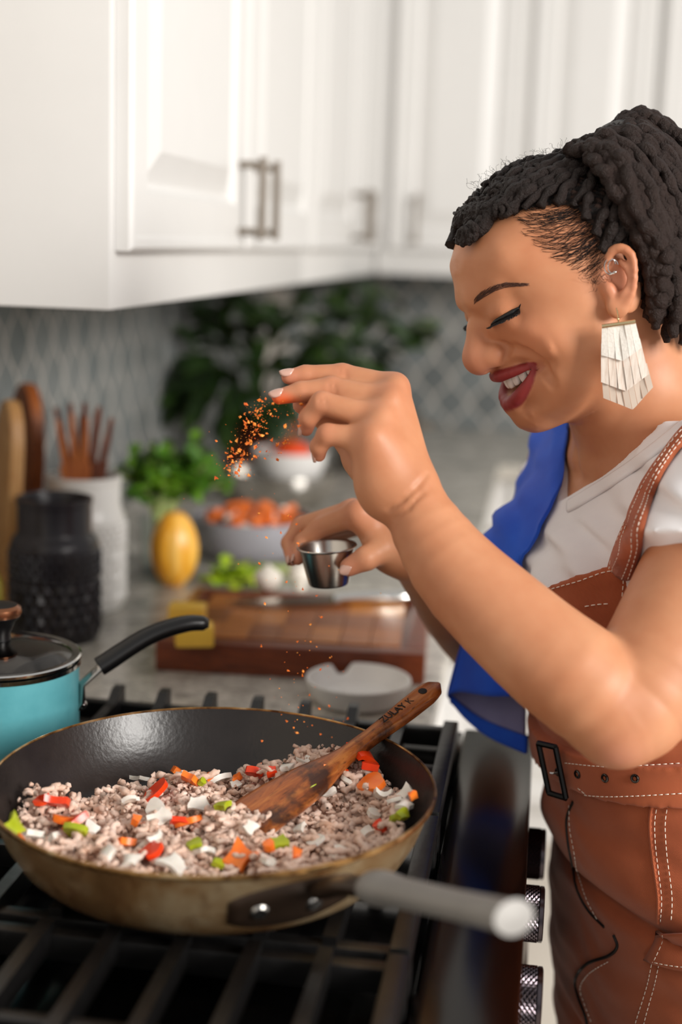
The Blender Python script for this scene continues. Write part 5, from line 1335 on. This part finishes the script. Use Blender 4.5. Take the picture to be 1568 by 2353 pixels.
# ------------------------------------------------------------------ face details
TE = arc([(1228, 843, 26.5), (1209, 857, 22.5), (1188, 871, 15.5), (1171, 880, 8)], (1162, 884)); TE = TE - HF * .0035
L_ = np.r_[0, np.cumsum(np.linalg.norm(np.diff(TE, axis=0), axis=1))]; mid = L_[-1] / 2
atL = lambda s: np.array([np.interp(s, L_, TE[:, i]) for i in range(3)])
wd = [.0086, .0072, .0078, .0070, .0066]; off_ = .0043
for k_, w in enumerate(wd[:4]):
    for sg_ in (1, -1):
        s = mid - sg_ * off_; p = atL(s); t = atL(s + .001) - atL(s - .001); t /= np.linalg.norm(t); dwn = -HU; fw = np.cross(t, dwn); fw /= np.linalg.norm(fw); fw = fw if fw @ HF > 0 else -fw
        h_ = (.0105, .0098, .0105, .0092, .0085)[k_]; mb = MB(); Vt = []; Ft = []; N = 9
        for i in range(N + 1):
            ph = PI * i / N
            for j in range(14):
                a = 2 * PI * j / 14; f3 = lambda c, e: abs(c) ** e * (1 if c >= 0 else -1)
                x = f3(math.sin(ph), .5) * f3(math.cos(a), .6) * w * .495; y = f3(math.sin(ph), .5) * f3(math.sin(a), .7) * .0026; z = f3(math.cos(ph), .6) * h_ / 2
                Vt.append(p + t * x * (1 - .12 * (z < 0)) + fw * y + dwn * (-z - .0002))
        for i in range(N):
            for j in range(14): Ft.append((i * 14 + j, i * 14 + (j + 1) % 14, (i + 1) * 14 + (j + 1) % 14, (i + 1) * 14 + j))
        put(mb.add(Vt, Ft).build('tooth', 'tooth', ang=None))
    off_ += w / 2 + (wd[k_ + 1] / 2 if k_ < 4 else 0) + .0001
# lashes and brows
LASH = [(1130, 745), (1140, 738), (1152, 731), (1165, 724), (1179, 716), (1193, 707)]
lp = np.array([skin(*q)[0] for q in spline(LASH, 30)]); ln_ = np.array([skin(*q)[1] for q in spline(LASH, 30)])
r = random.Random(4)
for m_, nm in ((ident, 'eyelashes'), (mir, 'eyelashes')):
    mb = MB(); mb.tube([m_(p + n_ * .0003) for p, n_ in zip(lp, ln_)], list(np.interp(np.linspace(0, 1, 30), [0, .2, .8, 1], [.0005, .0015, .0019, .0008])), 8)
    mb.tube([m_(lp[-1]), m_(lp[-1] + (lp[-1] - lp[-4]) * .8 + HU * .0014), m_(lp[-1] + (lp[-1] - lp[-4]) * 1.5 + HU * .0030)], [.0007, .0005, .0001], 6)
    for i in range(80):
        t = i / 79; j = min(28, int(t * 29)); p = lp[j] + (lp[j + 1] - lp[j]) * (t * 29 - j)
        d = HF * (.75 - .35 * t) - HU * .62 + HS * (.15 + .45 * t) + HF * r.uniform(-.08, .08); d /= np.linalg.norm(d); ln2 = (.0062 + .0034 * t) * r.uniform(.85, 1.1)
        mb.tube([m_(p), m_(p + d * ln2 * .5 + HU * .0002), m_(p + d * ln2 * .8 + HU * .0012 + HF * .0006), m_(p + d * ln2 + HU * .0030 + HF * .0016)], [.00055, .0004, .00026, .00006], 4)
    put(mb.build(nm, 'lash', ang=None))
BR = [(1088, 696), (1098, 687), (1112, 677), (1128, 668), (1145, 660), (1162, 655), (1180, 653), (1206, 652)]
bw = [9, 12, 12, 11, 10, 8, 6, 2]
for m_ in (ident, mir):
    mb = MB(); r = random.Random(8); cen = spline([b + (w,) for b, w in zip(BR, bw)], 400)
    for i in range(280):
        u = r.random() ** .9; c = cen[int(u * 395)]; v_ = r.uniform(-.5, .5); px, py = c[0] + v_ * 2, c[1] + v_ * c[2]
        dx, dy = (cen[min(399, int(u * 395) + 12)] - c)[:2]; ll = math.hypot(dx, dy) + 1e-6; dx, dy = dx / ll, dy / ll; up_ = (.6 - u) * .9 - v_ * .5
        e = (dx + .0 * up_) * 14, (dy - up_ * .5) * 14
        p0, n0 = skin(px, py); p1, n1 = skin(px + e[0] * .5, py + e[1] * .5); p2, n2 = skin(px + e[0], py + e[1])
        mb.tube([m_(p0 - n0 * .0002), m_(p1 + n1 * .0005), m_(p2 + n2 * .0003)], [.00017, .00019, .00005], 4)
    put(mb.build('eyebrow', 'brow_hair', ang=None))
# finger nails
def nail(P, ln2, wid, nrm, r_, out=.0016, name='fingernail'):
    a = (P[3] - P[2]); a /= np.linalg.norm(a); nv = np.asarray(nrm, float); nv = nv - a * (nv @ a); nv /= np.linalg.norm(nv); s = np.cross(a, nv); V = []; F = []; nu, nw = 9, 9
    for i in range(nu):
        u = i / (nu - 1)
        for j in range(nw):
            v_ = (j / (nw - 1) - .5) * 2; wv = wid / 2 * math.sqrt(max(.02, 1 - (abs(u - .5) / .53) ** 3.2))
            x = -ln2 * .62 + u * ln2 + r_ * .45 - (abs(v_) ** 3 * ln2 * .10 if u > .5 else -(v_ * v_) * ln2 * .16 * (1 - u * 2) * 1.0)
            z = r_ * .88 * math.cos(v_ * .95) + .0006 - .0008 * u * u
            V.append(P[3] + a * x + s * (math.sin(v_ * .95) / math.sin(.95) * wv) + nv * z)
    for i in range(nu - 1):
        for j in range(nw - 1): F.append((i * nw + j, i * nw + j + 1, (i + 1) * nw + j + 1, (i + 1) * nw + j))
    o_ = put(mesh(name, V, F, 'nail')); so = o_.modifiers.new('s', 'SOLIDIFY'); so.thickness = .0009; so.offset = 0; return o_
pts3 = lambda L: [U(*q) for q in L]
nail(pts3(HL['index']), .0112, .0086, (-.05, -.55, 1), .0064); nail(pts3(HL['middle']), .0112, .0086, (-.05, -.62, 1), .0064)
nail(pts3(HL['ring']), .0095, .0085, (-1, -.25, .1), .0058); nail(pts3(HL['pinky']), .0085, .0075, (-1, -.2, -.1), .0052)
nail(pts3(HRt['index']), .0100, .0085, (-1, -.35, .0), .0058); nail(pts3(HRt['middle']), .0100, .0085, (-1, -.35, .0), .0058)
nail([p for p, r_ in TR], .0120, .0098, (.15, -1, .12), .0084)

# ------------------------------------------------------------------ hair
HC = habw(-.02, .03, 0)
def scalp(dirs, lift):
    d = np.asarray(dirs, float); d = d / np.linalg.norm(d, axis=1)[:, None]; lo = np.full(len(d), .02); hi = np.full(len(d), .17)
    for _ in range(22):
        m = (lo + hi) / 2; v_ = head_fn((HC + d * m[:, None]).astype(np.float32)); ins = v_ < 0; lo = np.where(ins, m, lo); hi = np.where(ins, hi, m)
    return HC + d * (lo + lift)[:, None]
HL_PX = [(1042, 530), (1058, 520), (1085, 511), (1120, 502), (1170, 492), (1225, 480), (1285, 472), (1325, 484), (1355, 520), (1376, 562), (1394, 592), (1418, 572), (1446, 572), (1462, 604), (1466, 650), (1474, 700), (1486, 742)]
hl = []
for q in HL_PX:
    p = skin(*q)[0] - HO; hl.append((p @ HF, p @ HU))
ob_ = np.array([hab(x, y, 0) for x, y in OUT]); cen_ = ob_.mean(0)
back = [tuple(cen_ + (np.array(hab(x, y, 0)) - cen_) * 1.25) for x, y in ((1535, 760), (1575, 640), (1585, 540), (1555, 450), (1480, 370), (1375, 330), (1280, 345), (1190, 380), (1100, 440), (1040, 500))]
poly = np.array(hl + back)
bv_ = np.empty(len(body.data.vertices) * 3, np.float32); body.data.vertices.foreach_get('co', bv_); BV = bv_.reshape(-1, 3).astype(float)
bn_ = np.empty(len(BV) * 3, np.float32); body.data.vertices.foreach_get('normal', bn_); BN = bn_.reshape(-1, 3).astype(float)
q = (BV - HO) @ HM.T; A_, B_ = q[:, 0], q[:, 1]; ins = np.zeros(len(q), bool); j = len(poly) - 1
for k_ in range(len(poly)):
    (x1, y1), (x2, y2) = poly[k_], poly[j]; ins ^= ((y1 > B_) != (y2 > B_)) & (A_ < (x2 - x1) * (B_ - y1) / (y2 - y1 + 1e-12) + x1); j = k_
near_head = (np.linalg.norm(BV - HO, axis=1) < .15) & (np.abs(q[:, 2]) < .0765)
ins &= near_head
dd = seg_dist(np.c_[A_, B_], np.array(hl)); th_ = np.clip(dd / .014, 0, 1) ** .6
nz = np.sin(q[:, 0] * 900 + q[:, 2] * 300) * np.sin(q[:, 1] * 700 - q[:, 0] * 260) * np.sin(q[:, 2] * 820 + q[:, 1] * 150)
me = body.data; lv = np.empty(len(me.loops), np.int32); me.loops.foreach_get('vertex_index', lv); FQ = lv.reshape(-1, 4)
FQ = FQ[ins[FQ].all(1)]; used = np.unique(FQ); rm = np.full(len(BV), -1); rm[used] = np.arange(len(used))
CV = BV + BN * (.0008 + .0042 * th_ + .0016 * nz * th_)[:, None]
cap = put(np_mesh('hair', CV[used], rm[FQ], 'hair')); vattr(cap, 'tint', np.clip(nz[used], 0, .25))
def loc_tube(mb, P, r0, rnd, tipr=.5):
    n_ = len(P); P = np.asarray(P).copy(); ph = rnd.uniform(0, 6)
    for i in range(n_): P[i] += np.array([math.sin(i * 1.1 + ph), math.cos(i * 1.3 + ph * 2), math.sin(i * .9 + ph * 3)]) * .0009
    rr = [r0 * (1 + .20 * math.sin(i * 1.25 + ph) + rnd.uniform(-.08, .08)) * (1 if i < n_ - 4 else tipr + (1 - tipr) * (n_ - 1 - i) / 4) for i in range(n_)]
    mb.tube([tuple(p) for p in P], rr, 8)
rnd = random.Random(21)
TIE = scalp([hpt(1420, 352, .004) - HC], 0)[0]
def sdir(px, py, w=None):
    return (skin(px, py)[0] if w is None else hpt(px, py, w)) - HC
starts = [sdir(*q) for q in ((1052, 524), (1070, 515), (1095, 508), (1122, 501), (1150, 495), (1178, 489), (1210, 482), (1245, 476), (1282, 471), (1318, 480), (1345, 505), (1366, 540), (1382, 575))]
starts += [sdir(*q) for q in ((1398, 584), (1420, 570), (1446, 568), (1462, 600), (1470, 650), (1478, 700), (1487, 735))]
locs = MB()
for m_ in (ident, mir):
    for si, d0 in enumerate(starts):
        d0 = m_(d0 + HC) - HC; d1 = TIE - HC + HS * ((.02 if m_ is ident else -.02) + rnd.uniform(-.01, .01)); d1 = d1 + HF * rnd.uniform(-.01, .03)
        n0, n1 = d0 / np.linalg.norm(d0), d1 / np.linalg.norm(d1); om = math.acos(np.clip(n0 @ n1, -1, 1)); npt = max(12, int(om * .1 / .0034)); t = np.linspace(0, 1, npt)
        D = (np.sin((1 - t) * om)[:, None] * n0 + np.sin(t * om)[:, None] * n1) / math.sin(om)
        P = scalp(D, .0035 + .003 * np.clip(t * 6, 0, 1)); r0 = rnd.uniform(.0040, .0056) * (1 if si < 6 else .82)
        loc_tube(locs, P, r0, rnd, .9)
for k_ in range(200):                                                          # short coils along the front roll
    px = rnd.uniform(1045, 1260); py = np.interp(px, [1045, 1120, 1200, 1260], [505, 480, 440, 400]) + rnd.uniform(-45, 25)
    if k_ > 120: px = rnd.uniform(1046, 1150); py = np.interp(px, [1046, 1085, 1150], [518, 506, 492]) + rnd.uniform(-8, 4)
    w = rnd.uniform(-.05, .05) if px < 1180 else rnd.uniform(.0, .055)
    d0 = (hpt(px, py, w) if k_ <= 120 else skin(px, py)[0]) - HC; P0 = scalp([d0], .005)[0]; P = []; a = rnd.uniform(0, 6); nrm0 = d0 / np.linalg.norm(d0); e1 = np.cross(nrm0, HU); e1 /= np.linalg.norm(e1); e2 = np.cross(nrm0, e1); rr_ = rnd.uniform(.003, .005)
    for i in range(12): P.append(P0 + e1 * (rr_ * math.cos(a + i * .8) + i * .0006) + e2 * rr_ * math.sin(a + i * .8) + nrm0 * (.001 + .0004 * i))
    loc_tube(locs, P, rnd.uniform(.0020, .0030), rnd)
lo_ = put(locs.build('scalp_locs', 'hair', ang=None)); vattr(lo_, 'tint', np.full(len(lo_.data.vertices), .05))
pony = [((1310, 352, .030), (1370, 345, .055), (1440, 430, .080), (1500, 520, .088), (1540, 620, .086), (1550, 720, .082)),
        ((1340, 335, .035), (1410, 345, .062), (1480, 430, .085), (1530, 520, .090), (1565, 620, .086), (1575, 720, .080)),
        ((1330, 340, .020), (1390, 320, .045), (1470, 380, .070), (1540, 470, .082), (1580, 580, .080), (1600, 700, .075)),
        ((1375, 318, .025), (1440, 310, .045), (1520, 370, .062), (1580, 460, .072), (1610, 580, .070), (1620, 720, .066)),
        ((1400, 305, .015), (1465, 290, .030), (1545, 340, .045), (1610, 440, .052), (1640, 580, .050), (1650, 740, .046)),
        ((1420, 295, .000), (1470, 272, .005), (1545, 312, .015), (1610, 400, .020), (1650, 560, .020), (1660, 740, .018)),
        ((1410, 300, -.015), (1455, 278, -.012), (1530, 300, -.010), (1610, 380, -.010), (1660, 520, -.01), (1680, 720, -.01)),
        ((1435, 285, .006), (1485, 268, .012), (1540, 300, .020), (1590, 350, .028), (1640, 480, .03), (1670, 640, .03)),
        ((1360, 330, .045), (1420, 370, .072), (1470, 480, .090), (1505, 580, .092), (1520, 660, .088), (1512, 722, .080)),
        ((1390, 330, .050), (1450, 390, .078), (1510, 490, .092), (1545, 600, .092), (1560, 690, .088), (1546, 772, .082)),
        ((1350, 360, .050), (1400, 410, .074), (1450, 500, .086), (1485, 590, .088), (1500, 680, .084), (1500, 730, .078)),
        ((1420, 320, .040), (1490, 350, .065), (1550, 440, .080), (1590, 560, .082), (1600, 680, .080), (1590, 780, .075)),
        ((1440, 305, .030), (1510, 325, .050), (1570, 400, .065), (1615, 510, .070), (1630, 640, .070), (1625, 780, .066))]
pm = MB()
for k_ in range(62):
    b = pony[k_ % len(pony)]; j = 9 if k_ >= len(pony) else 0; dw = rnd.uniform(-.022, .004) if k_ >= len(pony) else 0
    ctl = [hpt(x + rnd.uniform(-j, j) * (1 + i * .5), y + rnd.uniform(-j, j) * (1 + i * .3), w + dw) for i, (x, y, w) in enumerate(b)]
    loc_tube(pm, spline(ctl, 56), rnd.uniform(.0042, .0058), rnd, .6)
po_ = put(pm.build('ponytail_locs', 'hair', ang=None)); tv = np.zeros(len(po_.data.vertices)); tv[:] = .10; vattr(po_, 'tint', tv)
tie = MB(); c0 = hpt(1392, 338, .0); tie.tube([c0 + (HU * .012 * math.cos(a) + HS * .045 * math.sin(a)) - HF * .012 * math.cos(a) for a in np.linspace(0, 2 * PI, 24)], .004, 8); put(tie.build('hair_tie', 'lash'))
# fine strands over the temple, and frizz
fs = MB()
reg = [(1175, 495), (1205, 545), (1260, 590), (1330, 630), (1372, 660), (1396, 610), (1380, 560), (1350, 505), (1290, 475), (1220, 480)]
def inpoly(x, y, P):
    c = False; j = len(P) - 1
    for i in range(len(P)):
        if (P[i][1] > y) != (P[j][1] > y) and x < (P[j][0] - P[i][0]) * (y - P[i][1]) / (P[j][1] - P[i][1]) + P[i][0]: c = not c
        j = i
    return c
cnt = 0
while cnt < 330:
    x, y = rnd.uniform(1170, 1400), rnd.uniform(470, 665)
    if not inpoly(x, y, reg): continue
    cnt += 1; L2 = rnd.uniform(50, 140); pts = []; x0 = x
    an = rnd.gauss(0, .13)
    for i in range(9):
        ang = .28 - (x - 1190) / 190 * 1.05 + an + .25 * math.sin(i * 1.1 + cnt)
        p, n_ = skin(x, y); pts.append(p + n_ * (.0003 + .0007 * math.sin(i * 1.3 + cnt) ** 2)); x += math.cos(ang) * L2 / 8; y += math.sin(ang) * L2 / 8
        if x > 1396: break
    if len(pts) > 3: fs.tube([tuple(p) for p in pts], list(np.linspace(.00016, .00007, len(pts))), 4)
for k_ in range(260):                                                          # soft fringe of hairs along the front hairline
    i = rnd.random() * 5.2; q0 = HL_PX[int(i)]; q1 = HL_PX[int(i) + 1]; t = i - int(i); x = q0[0] * (1 - t) + q1[0] * t; y = q0[1] * (1 - t) + q1[1] * t - 4; p, n_ = skin(x, y); pts = [p + n_ * .003]
    dx, dy = rnd.uniform(-2, 5), rnd.uniform(1, 4)
    for j_ in range(4): x += dx; y += dy * (1 - j_ * .2); p, n_ = skin(x, y); pts.append(p + n_ * (.0022 - .0004 * j_))
    fs.tube([tuple(q_) for q_ in pts], [.00018, .00016, .00014, .0001, .00005], 4)
for k_ in range(150):                                                          # wisps above the parting and by the ear
    if k_ < 110: x, y, w = rnd.uniform(1090, 1300), 0, rnd.uniform(-.03, .03); y = np.interp(x, [1090, 1180, 1300], [440, 385, 350]); p = hpt(x, y, w)
    else: p = skin(rnd.uniform(1350, 1392), rnd.uniform(610, 650))[0]
    d = np.array([rnd.uniform(-1, 1), rnd.uniform(-.5, .3), rnd.uniform(.2, 1) if k_ < 110 else rnd.uniform(-1.2, -.2)]) * .004; pts = [p]
    for i in range(9): pts.append(pts[-1] + d * .38); d = d + np.array([rnd.uniform(-1, 1), rnd.uniform(-1, 1), rnd.uniform(-1, 1)]) * .0036; d *= .0042 / np.linalg.norm(d)
    fs.tube([tuple(q_) for q_ in pts], .00009, 4)
fo = put(fs.build('fine_hairs', 'hair', ang=None)); fo['kind'] = 'stuff'
# ------------------------------------------------------------------ earring and ear cuff
plain('gold', 'e6cfa0', .2, 1, var=.03); n = NB('leather_white'); v = n.coord(); f = n.noise(v, 380, 4, .7); n.col(n.ramp(f, [(.3, 'd9d4cb'), (.7, 'e6e1d9')])); n.set(Roughness=.5); n.bump(f, .5, .001)
n = NB('leather_pale'); v = n.coord(); f = n.noise(n.coord((40, 40, 4)), 12, 4, .7); n.col(n.ramp(f, [(.3, 'c9b7a8'), (.5, 'dacdc1'), (.7, 'e6ded4')])); n.set(Roughness=.5)
plain('leather_beige', 'c7b7a8', .55, var=.04)
lb = skin(1416, 712)[0]; EY = lb[1] - .0055
er = put(MB().tube([U(1384, 750, EY - .0016), U(1422, 744.5, EY - .0016), U(1461, 739, EY - .0016)], .0015, 10).build('earring', 'gold')); er['label'] = 'tiered white leather fringe earring hanging from a gold bar'
def sub(o_): o_.parent = er; return o_
sub(MB().tube([tuple(x) for x in spline([U(1417, 708, EY + .001), U(1419, 716, EY - .0012), U(1421, 730, EY), U(1422, 742, EY)], 12)], .0005, 6).build('hook', 'gold'))
sub(MB().ball(U(1421, 733, EY), .0010).build('bead', 'gold'))
cr4 = lambda x, y: (1330 + x / 5.6, 540 + y / 5.6)
def tier(top, bottom, n_, Y, mat, w_gap):
    """fringe of n strips between two polylines"""
    T_ = spline([cr4(*q) for q in top], 41) if len(top) > 2 else np.linspace(cr4(*top[0]), cr4(*top[1]), 41)
    B = np.array([cr4(*q) for q in bottom]); L = np.r_[0, np.cumsum(np.linalg.norm(np.diff(B, axis=0), axis=1))]; L /= L[-1]; bt = lambda t: np.array([np.interp(t, L, B[:, 0]), np.interp(t, L, B[:, 1])])
    tp = lambda t: T_[0] * (1 - t) + T_[-1] * t
    for i in range(n_):
        a, b = i / n_, (i + 1) / n_; g = w_gap / n_; V = []; F = []; rows = 7
        for k_ in range(rows):
            u = k_ / (rows - 1)
            for s_, t in ((0, a + g * u), (.5, (a + b) / 2), (1, b - g * u)):
                P = tp(t) * (1 - u) + bt(t) * u; V.append(U(P[0], P[1], Y - .0006 * math.sin(u * 3 + i * 1.7) + .0003 * (s_ - .5) * (i % 3 - 1)))
        for k_ in range(rows - 1):
            for s_ in (0, 1): c_ = k_ * 3 + s_; F.append((c_, c_ + 1, c_ + 4, c_ + 3))
        o_ = sub(mesh('fringe_strip', V, F, mat)); so = o_.modifiers.new('s', 'SOLIDIFY'); so.thickness = .0011; so.offset = 0; o_.data.polygons.foreach_set('use_smooth', [False] * len(o_.data.polygons))
tier([(302, 1172), (728, 1100)], [(290, 1545), (570, 1622), (815, 1450)], 6, EY - .0002, 'leather_white', .025)
tier([(290, 1400), (790, 1330)], [(286, 1890), (612, 2012), (905, 1790)], 6, EY + .0018, 'leather_pale', .045)
tier([(295, 1750), (880, 1650)], [(318, 2095), (700, 2248), (962, 1955)], 8, EY + .0038, 'leather_beige', .03)
rc = skin(1402, 612)[0] + np.array([0, -.004, 0]); mb = MB()
for dx, R2 in ((0, .0052), (.0022, .0046)): mb.tube([rc + np.array([R2 * math.cos(a) * .8 + dx, R2 * .5 * math.sin(a), R2 * math.sin(a) * 1.1]) for a in np.linspace(.3, 5.6, 20)], .00045, 6)
mb.ball(rc + np.array([.004, -.003, -.004]), .0011); put(mb.build('ear_cuff', 'chrome'))

# ------------------------------------------------------------------ towel over her far shoulder
def loft(rows, nu, nv):
    R_ = np.array(rows, float); G = np.stack([spline(R_[i], nv) for i in range(len(R_))]); return np.stack([spline(G[:, j], nu) for j in range(nv)], 1)
tw = thing('towel', tuple(tc(1.0, .09, -.10)), 'bright blue cloth towel draped over the woman\'s far shoulder', 'towel'); TO = Vector(tw.location)
def push_out(P, cast, d=.004):
    for i in range(len(P)):
        h = cast.t.find_nearest(Vector(P[i]))
        if h[0] is not None:
            e = Vector(P[i]) - h[0]; s = e.dot(h[1])
            if s < d: P[i] = np.array(h[0] + h[1] * d)
    return P
def sheet(name, rows, nu, nv, mat, fold=0, th=.0028, push=True):
    def ctl(px, py, Y):
        if push and py > 970:
            d = Vector(ray(px, py)).normalized(); hh = shirt_c.t.ray_cast(Vector(CAM), d)
            if hh[0] is not None: Y = min(Y, hh[0].y - .007)
        return U(px, py, Y)
    G = loft([[ctl(*q) for q in r_] for r_ in rows], nu, nv)
    for i in range(nu):
        for j in range(nv):
            u, v_ = i / (nu - 1), j / (nv - 1); G[i, j] += np.array([.3, -1, 0]) * fold * (math.sin(v_ * 9 + u * 2.2) * (.3 + .7 * u) + .5 * math.sin(v_ * 17 - u * 5) * u)
    P = G.reshape(-1, 3)
    if push:
        for it in range(3):
            P = push_out(P, shirt_c, .005); P = push_out(P, ov_c, .005); P = push_out(P, skin, .003); G = P.reshape(nu, nv, 3)
            if it < 2:
                for _ in range(6): G[1:-1] = .5 * G[1:-1] + .25 * (G[:-2] + G[2:]); G[:, 1:-1] = .5 * G[:, 1:-1] + .25 * (G[:, :-2] + G[:, 2:])
            P = G.reshape(-1, 3)
    F = [(i * nv + j, (i + 1) * nv + j, (i + 1) * nv + j + 1, i * nv + j + 1) for i in range(nu - 1) for j in range(nv - 1)]
    o_ = mesh(name, [Vector(p) - TO for p in P], F, mat, tw); so = o_.modifiers.new('s', 'SOLIDIFY'); so.thickness = th; so.offset = 0; return P.reshape(nu, nv, 3)
ROWS = [[(1300, 930, 1.47), (1340, 925, 1.45), (1390, 920, 1.42)], [(1250, 955, 1.43), (1300, 945, 1.41), (1352, 945, 1.37)], [(1238, 995, 1.40), (1290, 998, 1.365), (1346, 1002, 1.325)], [(1226, 1070, 1.375), (1275, 1060, 1.33), (1328, 1044, 1.295)],
        [(1190, 1145, 1.345), (1240, 1142, 1.30), (1290, 1135, 1.26)], [(1148, 1222, 1.32), (1198, 1225, 1.27), (1250, 1222, 1.23)], [(1112, 1310, 1.285), (1155, 1315, 1.245), (1207, 1310, 1.21)], [(1085, 1400, 1.265), (1130, 1405, 1.23), (1185, 1400, 1.20)],
        [(1058, 1500, 1.262), (1110, 1505, 1.228), (1180, 1500, 1.20)], [(1032, 1592, 1.260), (1090, 1594, 1.228), (1175, 1604, 1.20)]]
G = sheet('front_fold', ROWS, 60, 26, 'towel_blue', .0035)
sheet('back_fold', [[(1085, 1400, 1.280), (1140, 1405, 1.275), (1215, 1400, 1.255)], [(1060, 1500, 1.284), (1125, 1520, 1.278), (1210, 1520, 1.255)], [(1034, 1588, 1.286), (1100, 1640, 1.276), (1208, 1680, 1.245)], [(1036, 1606, 1.285), (1102, 1668, 1.272), (1208, 1715, 1.240)]], 24, 22, 'towel_inside', .002)
sheet('back_hem', [[(1032, 1592, 1.2815), (1100, 1648, 1.2705), (1212, 1692, 1.239)], [(1034, 1612, 1.280), (1104, 1682, 1.267), (1212, 1734, 1.235)]], 8, 22, 'towel_blue', .002, .004)
sheet('side_fold', [[(1085, 1400, 1.280), (1084, 1400, 1.272), (1083, 1400, 1.265)], [(1060, 1500, 1.284), (1058, 1500, 1.273), (1056, 1500, 1.262)], [(1034, 1590, 1.286), (1028, 1592, 1.273), (1031, 1592, 1.260)], [(1036, 1606, 1.285), (1030, 1602, 1.274), (1033, 1596, 1.260)]], 16, 8, 'towel_blue', 0)

# ------------------------------------------------------------------ steel cup in her right hand
cp = thing('sauce_cup', tuple(U(757, 1344, 1.170)), 'small polished steel sauce cup held in the woman\'s right hand', 'cup')
cp.rotation_euler = (math.radians(2), math.radians(-5), 0)
MB().lathe([(0, .0005), (.0150, .0005), (.0168, .0010), (.0178, .0028), (.0238, .0325), (.0252, .0332), (.0258, .0340), (.0253, .0348), (.0240, .0345), (.0230, .0330), (.0172, .0035), (.0160, .0018), (0, .0016)], 64).build('cup_wall', 'steel', cp)
n = NB('spice_orange'); f = n.noise(n.coord(), 260, 2); n.col(n.ramp(f, [(.3, 'b8400a'), (.5, 'e2701c'), (.7, 'f6a648')])); n.set(Roughness=.8)
MB().lathe([(0, .0105), (.010, .0100), (.0175, .0085), (.0170, .006)], 32).build('spice_fill', 'spice_orange', cp)
# falling spice
fl = MB(); rs = random.Random(17)
streams = [((622, 918), (520, 1085), 220, 18), ((690, 930), (628, 1062), 80, 10), ((600, 930), (560, 1050), 130, 30), ((560, 1080), (640, 1260), 26, 50), ((640, 1250), (690, 1480), 30, 60), ((690, 1480), (700, 1690), 60, 50)]
for (a, b, n_, sp_) in streams:
    for k_ in range(n_):
        t = rs.random(); px = a[0] + (b[0] - a[0]) * t + rs.gauss(0, sp_); py = a[1] + (b[1] - a[1]) * t + rs.gauss(0, sp_ * .7); Y = 1.03 - .06 * (py - 900) / 800 + rs.gauss(0, .006)
        c = Vector(U(px, py, Y)); s = rs.choice((.0002, .0002, .0003, .0003, .0004, .0005, .0007, .0011, .0018)) if py < 1130 else rs.choice((.0003, .0004, .0006, .0012)); M = Matrix.Rotation(rs.uniform(0, 6), 3, (rs.random() + .1, rs.random(), rs.random()))
        V = [M @ Vector(v_) * s + c for v_ in ((1.3, 0, 0), (-.9, .6, .2), (-.7, -.8, .1), (.2, .2, .8), (0, 0, -.7))]
        fl.add(V, [(0, 1, 3), (1, 2, 3), (2, 0, 3), (1, 0, 4), (2, 1, 4), (0, 2, 4)])
sf = fl.build('falling_spice', 'spice_orange', ang=None, smooth=False); tag(sf, 'orange spice flakes falling from the woman\'s pinched fingers into the pan', 'spice', kind='stuff')
